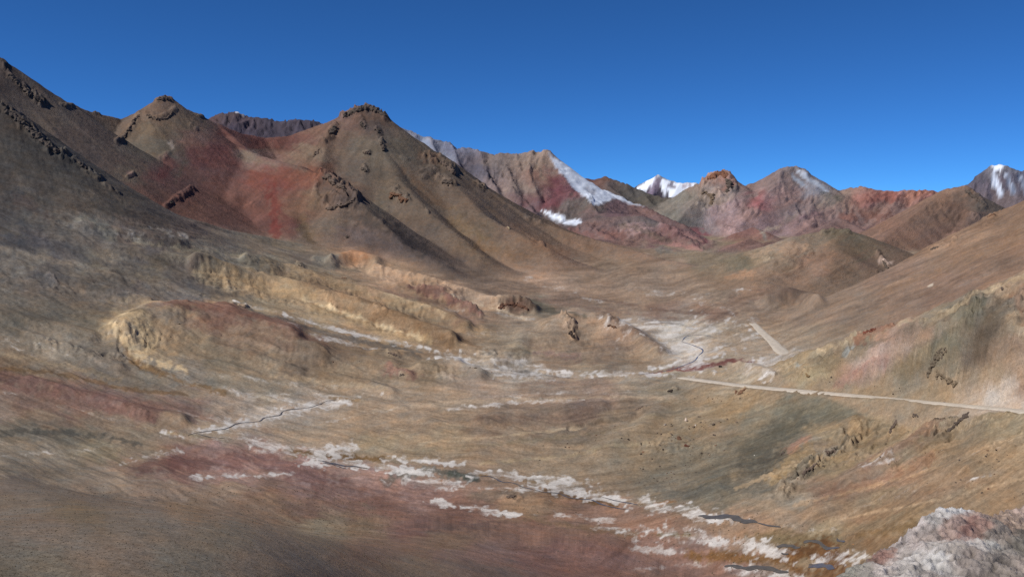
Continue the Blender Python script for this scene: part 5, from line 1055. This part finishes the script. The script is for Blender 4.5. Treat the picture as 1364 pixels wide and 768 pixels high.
# ------------------------------------------------------------ the pale crumbling rock in front
def foreground_rock():
    crest = [(1060,800,21.0),(1098,783,22.5),(1122,764,24),(1140,752,25),(1152,744,25.5),(1170,733,26.5),(1190,720,28),(1212,706,29),(1235,690,30),(1252,681,31),(1270,677,31.5),(1288,679,31.5),(1304,684,31),(1320,684,31.5),(1340,677,33),(1364,674,34),(1420,664,36),(1540,640,38)]
    cu = np.array([c[0] for c in crest], float); cv = np.array([c[1] for c in crest], float); cd = np.array([c[2] for c in crest], float)
    us = np.arange(1062, 1530, 1.15); ss = np.concatenate([np.linspace(-1, -.02, 16), np.linspace(0, 1, 130), np.linspace(1.03, 2, 20)])
    Ug, Sg = np.meshgrid(us, ss)
    vc = np.interp(Ug, cu, cv); dc = np.interp(Ug, cu, cd)
    f = np.clip(Sg, 0, 1)
    dend = np.minimum(21.5, dc - 1.5); vend = np.maximum(790, vc + 12)
    d = dc + (dend - dc) * f ** .9; v = vc + (vend - vc) * f
    back = np.clip(-Sg, 0, 1); front = np.clip(Sg - 1, 0, 1)
    d = d + back * 14 - front * (dend - 8); v = v + front * 160
    P = world(Ug, v, d); P[2] -= back ** 1.1 * 13
    x, y, z = P
    bump = fbm(x / 2.2, y / 2.2, 3, 611, .55) * .30 + fbm(x / .8, y / .8, 4, 612, .62, True) * .16 + fbm(x / .25, y / .25, 3, 613, .6) * .07
    crack = np.maximum(0, .18 - np.abs(fbm(x / 1.3 + 9, y / 1.3, 3, 614, .6))) / .18
    z = z + bump - crack * .12 - .08 + .25 * np.exp(-((Ug - 1265) / 40) ** 2 - ((v - 690) / 14) ** 2)
    z += .3 * np.exp(-((Ug - 1250) / 60) ** 2 - ((v - 740) / 18) ** 2)
    vs = np.stack([x, y, z], -1).reshape(-1, 3); R, Cn = x.shape
    id_ = np.arange(R * Cn).reshape(R, Cn)
    q = np.stack([id_[:-1, :-1], id_[:-1, 1:], id_[1:, 1:], id_[1:, :-1]], -1).reshape(-1, 4)[:, ::-1]
    spots = [(1250,690,'b4b2b4'),(1270,681,'c0c4cc'),(1225,700,'b0a6a6'),(1200,716,'a89e9e'),(1180,728,'a09a98'),(1150,750,'8c8a86'),(1130,762,'8a8a82'),(1175,738,'94685e'),(1185,733,'9a766c'),(1163,742,'8a6a60'),(1285,702,'8e625a'),(1300,706,'9c766c'),(1275,697,'9c8078'),(1310,698,'a48a80'),
             (1320,690,'a88c7c'),(1340,690,'a88e7c'),(1364,685,'b49a90'),(1340,700,'a08474'),(1360,700,'9c8474'),(1260,710,'a88c84'),(1240,715,'a4948e'),(1220,725,'a89a98'),(1200,735,'a29a98'),(1330,705,'7a726e'),(1360,708,'6e6864'),(1290,715,'a08a86'),(1250,730,'a8a4a4'),(1220,745,'b4b2b4'),
             (1250,750,'bcbec2'),(1270,745,'a8a09c'),(1300,730,'b0acac'),(1320,725,'aeb0b0'),(1290,745,'8c807c'),(1340,730,'8a8480'),(1364,725,'78746e'),(1364,750,'9a8c86'),(1330,750,'7e7672'),(1180,760,'b0a8a8'),(1210,762,'a8a4a4'),(1300,765,'857b78'),(1340,765,'8e847e'),(1240,770,'9a9290'),(1450,720,'9a8c86'),(1140,775,'8c8884')]
    acc = np.zeros(x.shape + (3,)); ws = np.zeros(x.shape)
    uw = Ug + fbm(x / 1.2, y / 1.2, 4, 621, .6) * 26; vw = v + fbm(x / 1.2, y / 1.2, 4, 622, .6) * 16
    for a, b, h in spots:
        w = 1 / ((uw - a) ** 2 + ((vw - b) * 1.5) ** 2 + 25) ** 2.2; ch = lin(h); ch = ch.mean() + (ch - ch.mean()) * .6; acc += w[..., None] * ch; ws += w
    c = acc / ws[..., None]
    c *= (1.22 + .35 * fbm(x / .5, y / .5, 4, 623, .65) - .45 * crack + .5 * np.minimum(fbm(x / .25, y / .25, 3, 624, .6), .12))[..., None]
    c = c * np.array([.92, .87, .80])
    me = bpy.data.meshes.new('rock_knoll')
    me.from_pydata(vs.tolist(), [], q.tolist()); me.polygons.foreach_set('use_smooth', np.ones(len(q), bool)); me.update()
    ca = me.color_attributes.new('ground', 'FLOAT_COLOR', 'POINT'); buf = np.ones((len(vs), 4), np.float32); buf[:, :3] = np.clip(c, .02, .85).reshape(-1, 3); ca.data.foreach_set('color', buf.ravel())
    m = bpy.data.materials.new('crumbling_pale_rock'); m.use_nodes = True; nt = m.node_tree; N = nt.nodes; L = nt.links.new
    bs = N['Principled BSDF']; at = N.new('ShaderNodeAttribute'); at.attribute_name = 'ground'; geo = N.new('ShaderNodeNewGeometry')
    t = N.new('ShaderNodeTexNoise'); t.inputs['Scale'].default_value = 6; t.inputs['Detail'].default_value = 10; t.inputs['Roughness'].default_value = .75; L(geo.outputs['Position'], t.inputs['Vector'])
    k = N.new('ShaderNodeMath'); k.operation = 'MULTIPLY_ADD'; k.inputs[1].default_value = 1.3; k.inputs[2].default_value = .35; L(t.outputs[0], k.inputs[0])
    vm = N.new('ShaderNodeVectorMath'); vm.operation = 'SCALE'; L(at.outputs['Color'], vm.inputs[0]); L(k.outputs[0], vm.inputs['Scale']); L(vm.outputs[0], bs.inputs['Base Color'])
    bs.inputs['Roughness'].default_value = .95; bs.inputs['Specular IOR Level'].default_value = .15
    b = N.new('ShaderNodeBump'); b.inputs['Strength'].default_value = .7; b.inputs['Distance'].default_value = .12; L(t.outputs[0], b.inputs['Height']); L(b.outputs[0], bs.inputs['Normal'])
    me.materials.append(m); o = bpy.data.objects.new('rock_knoll', me); C.objects.link(o)
    o['label'] = 'pale grey and pink crumbling rock knoll closest to the viewer'; o['category'] = 'rock'
foreground_rock()

# ------------------------------------------------------------ outcrops and boulders
def rock_shape(r, sx=1, sy=1, sz=1, cuts=9, sub=2):
    """an angular block: a ball trimmed by random planes"""
    bm = bmesh.new(); bmesh.ops.create_icosphere(bm, subdivisions=sub, radius=1.0)
    planes = []
    for _ in range(cuts):
        n = Vector((r.uniform(-1, 1), r.uniform(-1, 1), r.uniform(-1, 1))).normalized(); planes.append((n, r.uniform(.45, .8)))
    for v in bm.verts:
        for n, h in planes:
            e = v.co.dot(n) - h
            if e > 0: v.co -= n * e
        v.co *= 1 + r.uniform(-.05, .05)
        v.co = Vector((v.co.x * sx, v.co.y * sy, v.co.z * sz))
    vs = [v.co.copy() for v in bm.verts]; bm.verts.index_update(); fs = [tuple(v.index for v in f.verts) for f in bm.faces]; bm.free()
    return vs, fs
ROCKMAT = {}
def rockmat(c):
    if c not in ROCKMAT: ROCKMAT[c] = simple_mat('outcrop_rock', c, .92, .38, .12, .6, 1.5)
    return ROCKMAT[c]
def outcrop(label, pts, size, col, n=None, tall=1.0, name='rock_outcrop', cat='rock outcrop', sub=2):
    """fractured bedrock shouldering out of the slope along pts: blocks fused into one weathered mesh"""
    total = sum(math.hypot(pts[i + 1][0] - pts[i][0], pts[i + 1][1] - pts[i][1]) for i in range(len(pts) - 1))
    n = n or max(7, int(total / size * 6) + 6)
    O = hit(*pts[len(pts) // 2]); vs = []; fs = []; scale = size * O.y / FPX
    spine = max(2, int(total / (size * .22)) + 1) if n > 2 else 0
    for i in range(n + spine):
        if i < spine: t = i / (spine - 1) * (len(pts) - 1) * .9999
        else: t = rnd.random() * (len(pts) - 1)
        k = min(int(t), len(pts) - 2); f = t - k; js = 0 if i < spine else 1
        u = pts[k][0] + (pts[k + 1][0] - pts[k][0]) * f + js * rnd.gauss(0, size * .20); v = pts[k][1] + (pts[k + 1][1] - pts[k][1]) * f + js * rnd.gauss(0, size * .16)
        p = hit(u, v)
        if abs(p.y - O.y) > O.y * .16: continue
        s = size * p.y / FPX * (.33 if i < spine else rnd.uniform(.10, .40))
        rv, rf = rock_shape(rnd, s * rnd.uniform(.6, 1.3), s * rnd.uniform(.6, 1.3), s * rnd.uniform(.6, 1.3) * tall, sub=sub)
        a = rnd.random() * 6.28; ca, sa = math.cos(a), math.sin(a); tilt = rnd.uniform(-.4, .4); o = len(vs)
        for q in rv:
            q = Vector((q.x + q.z * tilt, q.y, q.z)); vs.append(Vector((q.x * ca - q.y * sa, q.x * sa + q.y * ca, q.z)) + p - O)
        fs += [tuple(a + o for a in f_) for f_ in rf]
    ob = mesh_obj(name, vs, fs, rockmat(col)); ob.location = O; ob['label'] = label; ob['category'] = cat
    if n > 1:
        md = ob.modifiers.new('fuse', 'REMESH'); md.mode = 'VOXEL'; md.voxel_size = scale * (.055 if total < size * 3 else .08)
        me = bpy.data.meshes.new_from_object(ob.evaluated_get(bpy.context.evaluated_depsgraph_get())); ob.modifiers.clear()
        # keep the largest fused piece
        bm = bmesh.new(); bm.from_mesh(me); bm.verts.ensure_lookup_table(); seen = set(); parts = []
        for v in bm.verts:
            if v.index in seen: continue
            st = [v]; seen.add(v.index); comp = []
            while st:
                w = st.pop(); comp.append(w)
                for e in w.link_edges:
                    x = e.other_vert(w)
                    if x.index not in seen: seen.add(x.index); st.append(x)
            parts.append(comp)
        parts.sort(key=len)
        dead = [v for c_ in parts[:-1] for v in c_]
        if dead: bmesh.ops.delete(bm, geom=dead, context='VERTS')
        for v in bm.verts:
            q = (v.co + O) / scale; h = math.sin(q.x * 9 + 3 * math.sin(q.z * 7)) * math.cos(q.z * 11 + q.y * 3)
            v.co += v.normal * scale * (.02 * h + rnd.uniform(-.014, .014))
        bm.to_mesh(me); bm.free(); me.polygons.foreach_set('use_smooth', [False] * len(me.polygons)); ob.data = me; me.name = name
        if not me.materials: me.materials.append(rockmat(col))
    return ob
exec_rocks()

# ------------------------------------------------------------ thin mountain air
if HAZE:
    vs = [(x, y, z) for x in (-11000, 11000) for y in (-400, 11500) for z in (-420, 1300)]
    o = mesh_obj('haze', vs, [(0, 1, 3, 2), (4, 6, 7, 5), (0, 4, 5, 1), (2, 3, 7, 6), (0, 2, 6, 4), (1, 5, 7, 3)], bpy.data.materials.new('air')); o['kind'] = 'stuff'
    m = o.data.materials[0]; m.use_nodes = True; nt = m.node_tree; nt.nodes.clear(); out = nt.nodes.new('ShaderNodeOutputMaterial'); pv = nt.nodes.new('ShaderNodeVolumePrincipled')
    pv.inputs['Density'].default_value = HAZE; pv.inputs['Color'].default_value = (.72, .82, 1.0, 1); pv.inputs['Anisotropy'].default_value = .0
    nt.links.new(pv.outputs[0], out.inputs['Volume'])
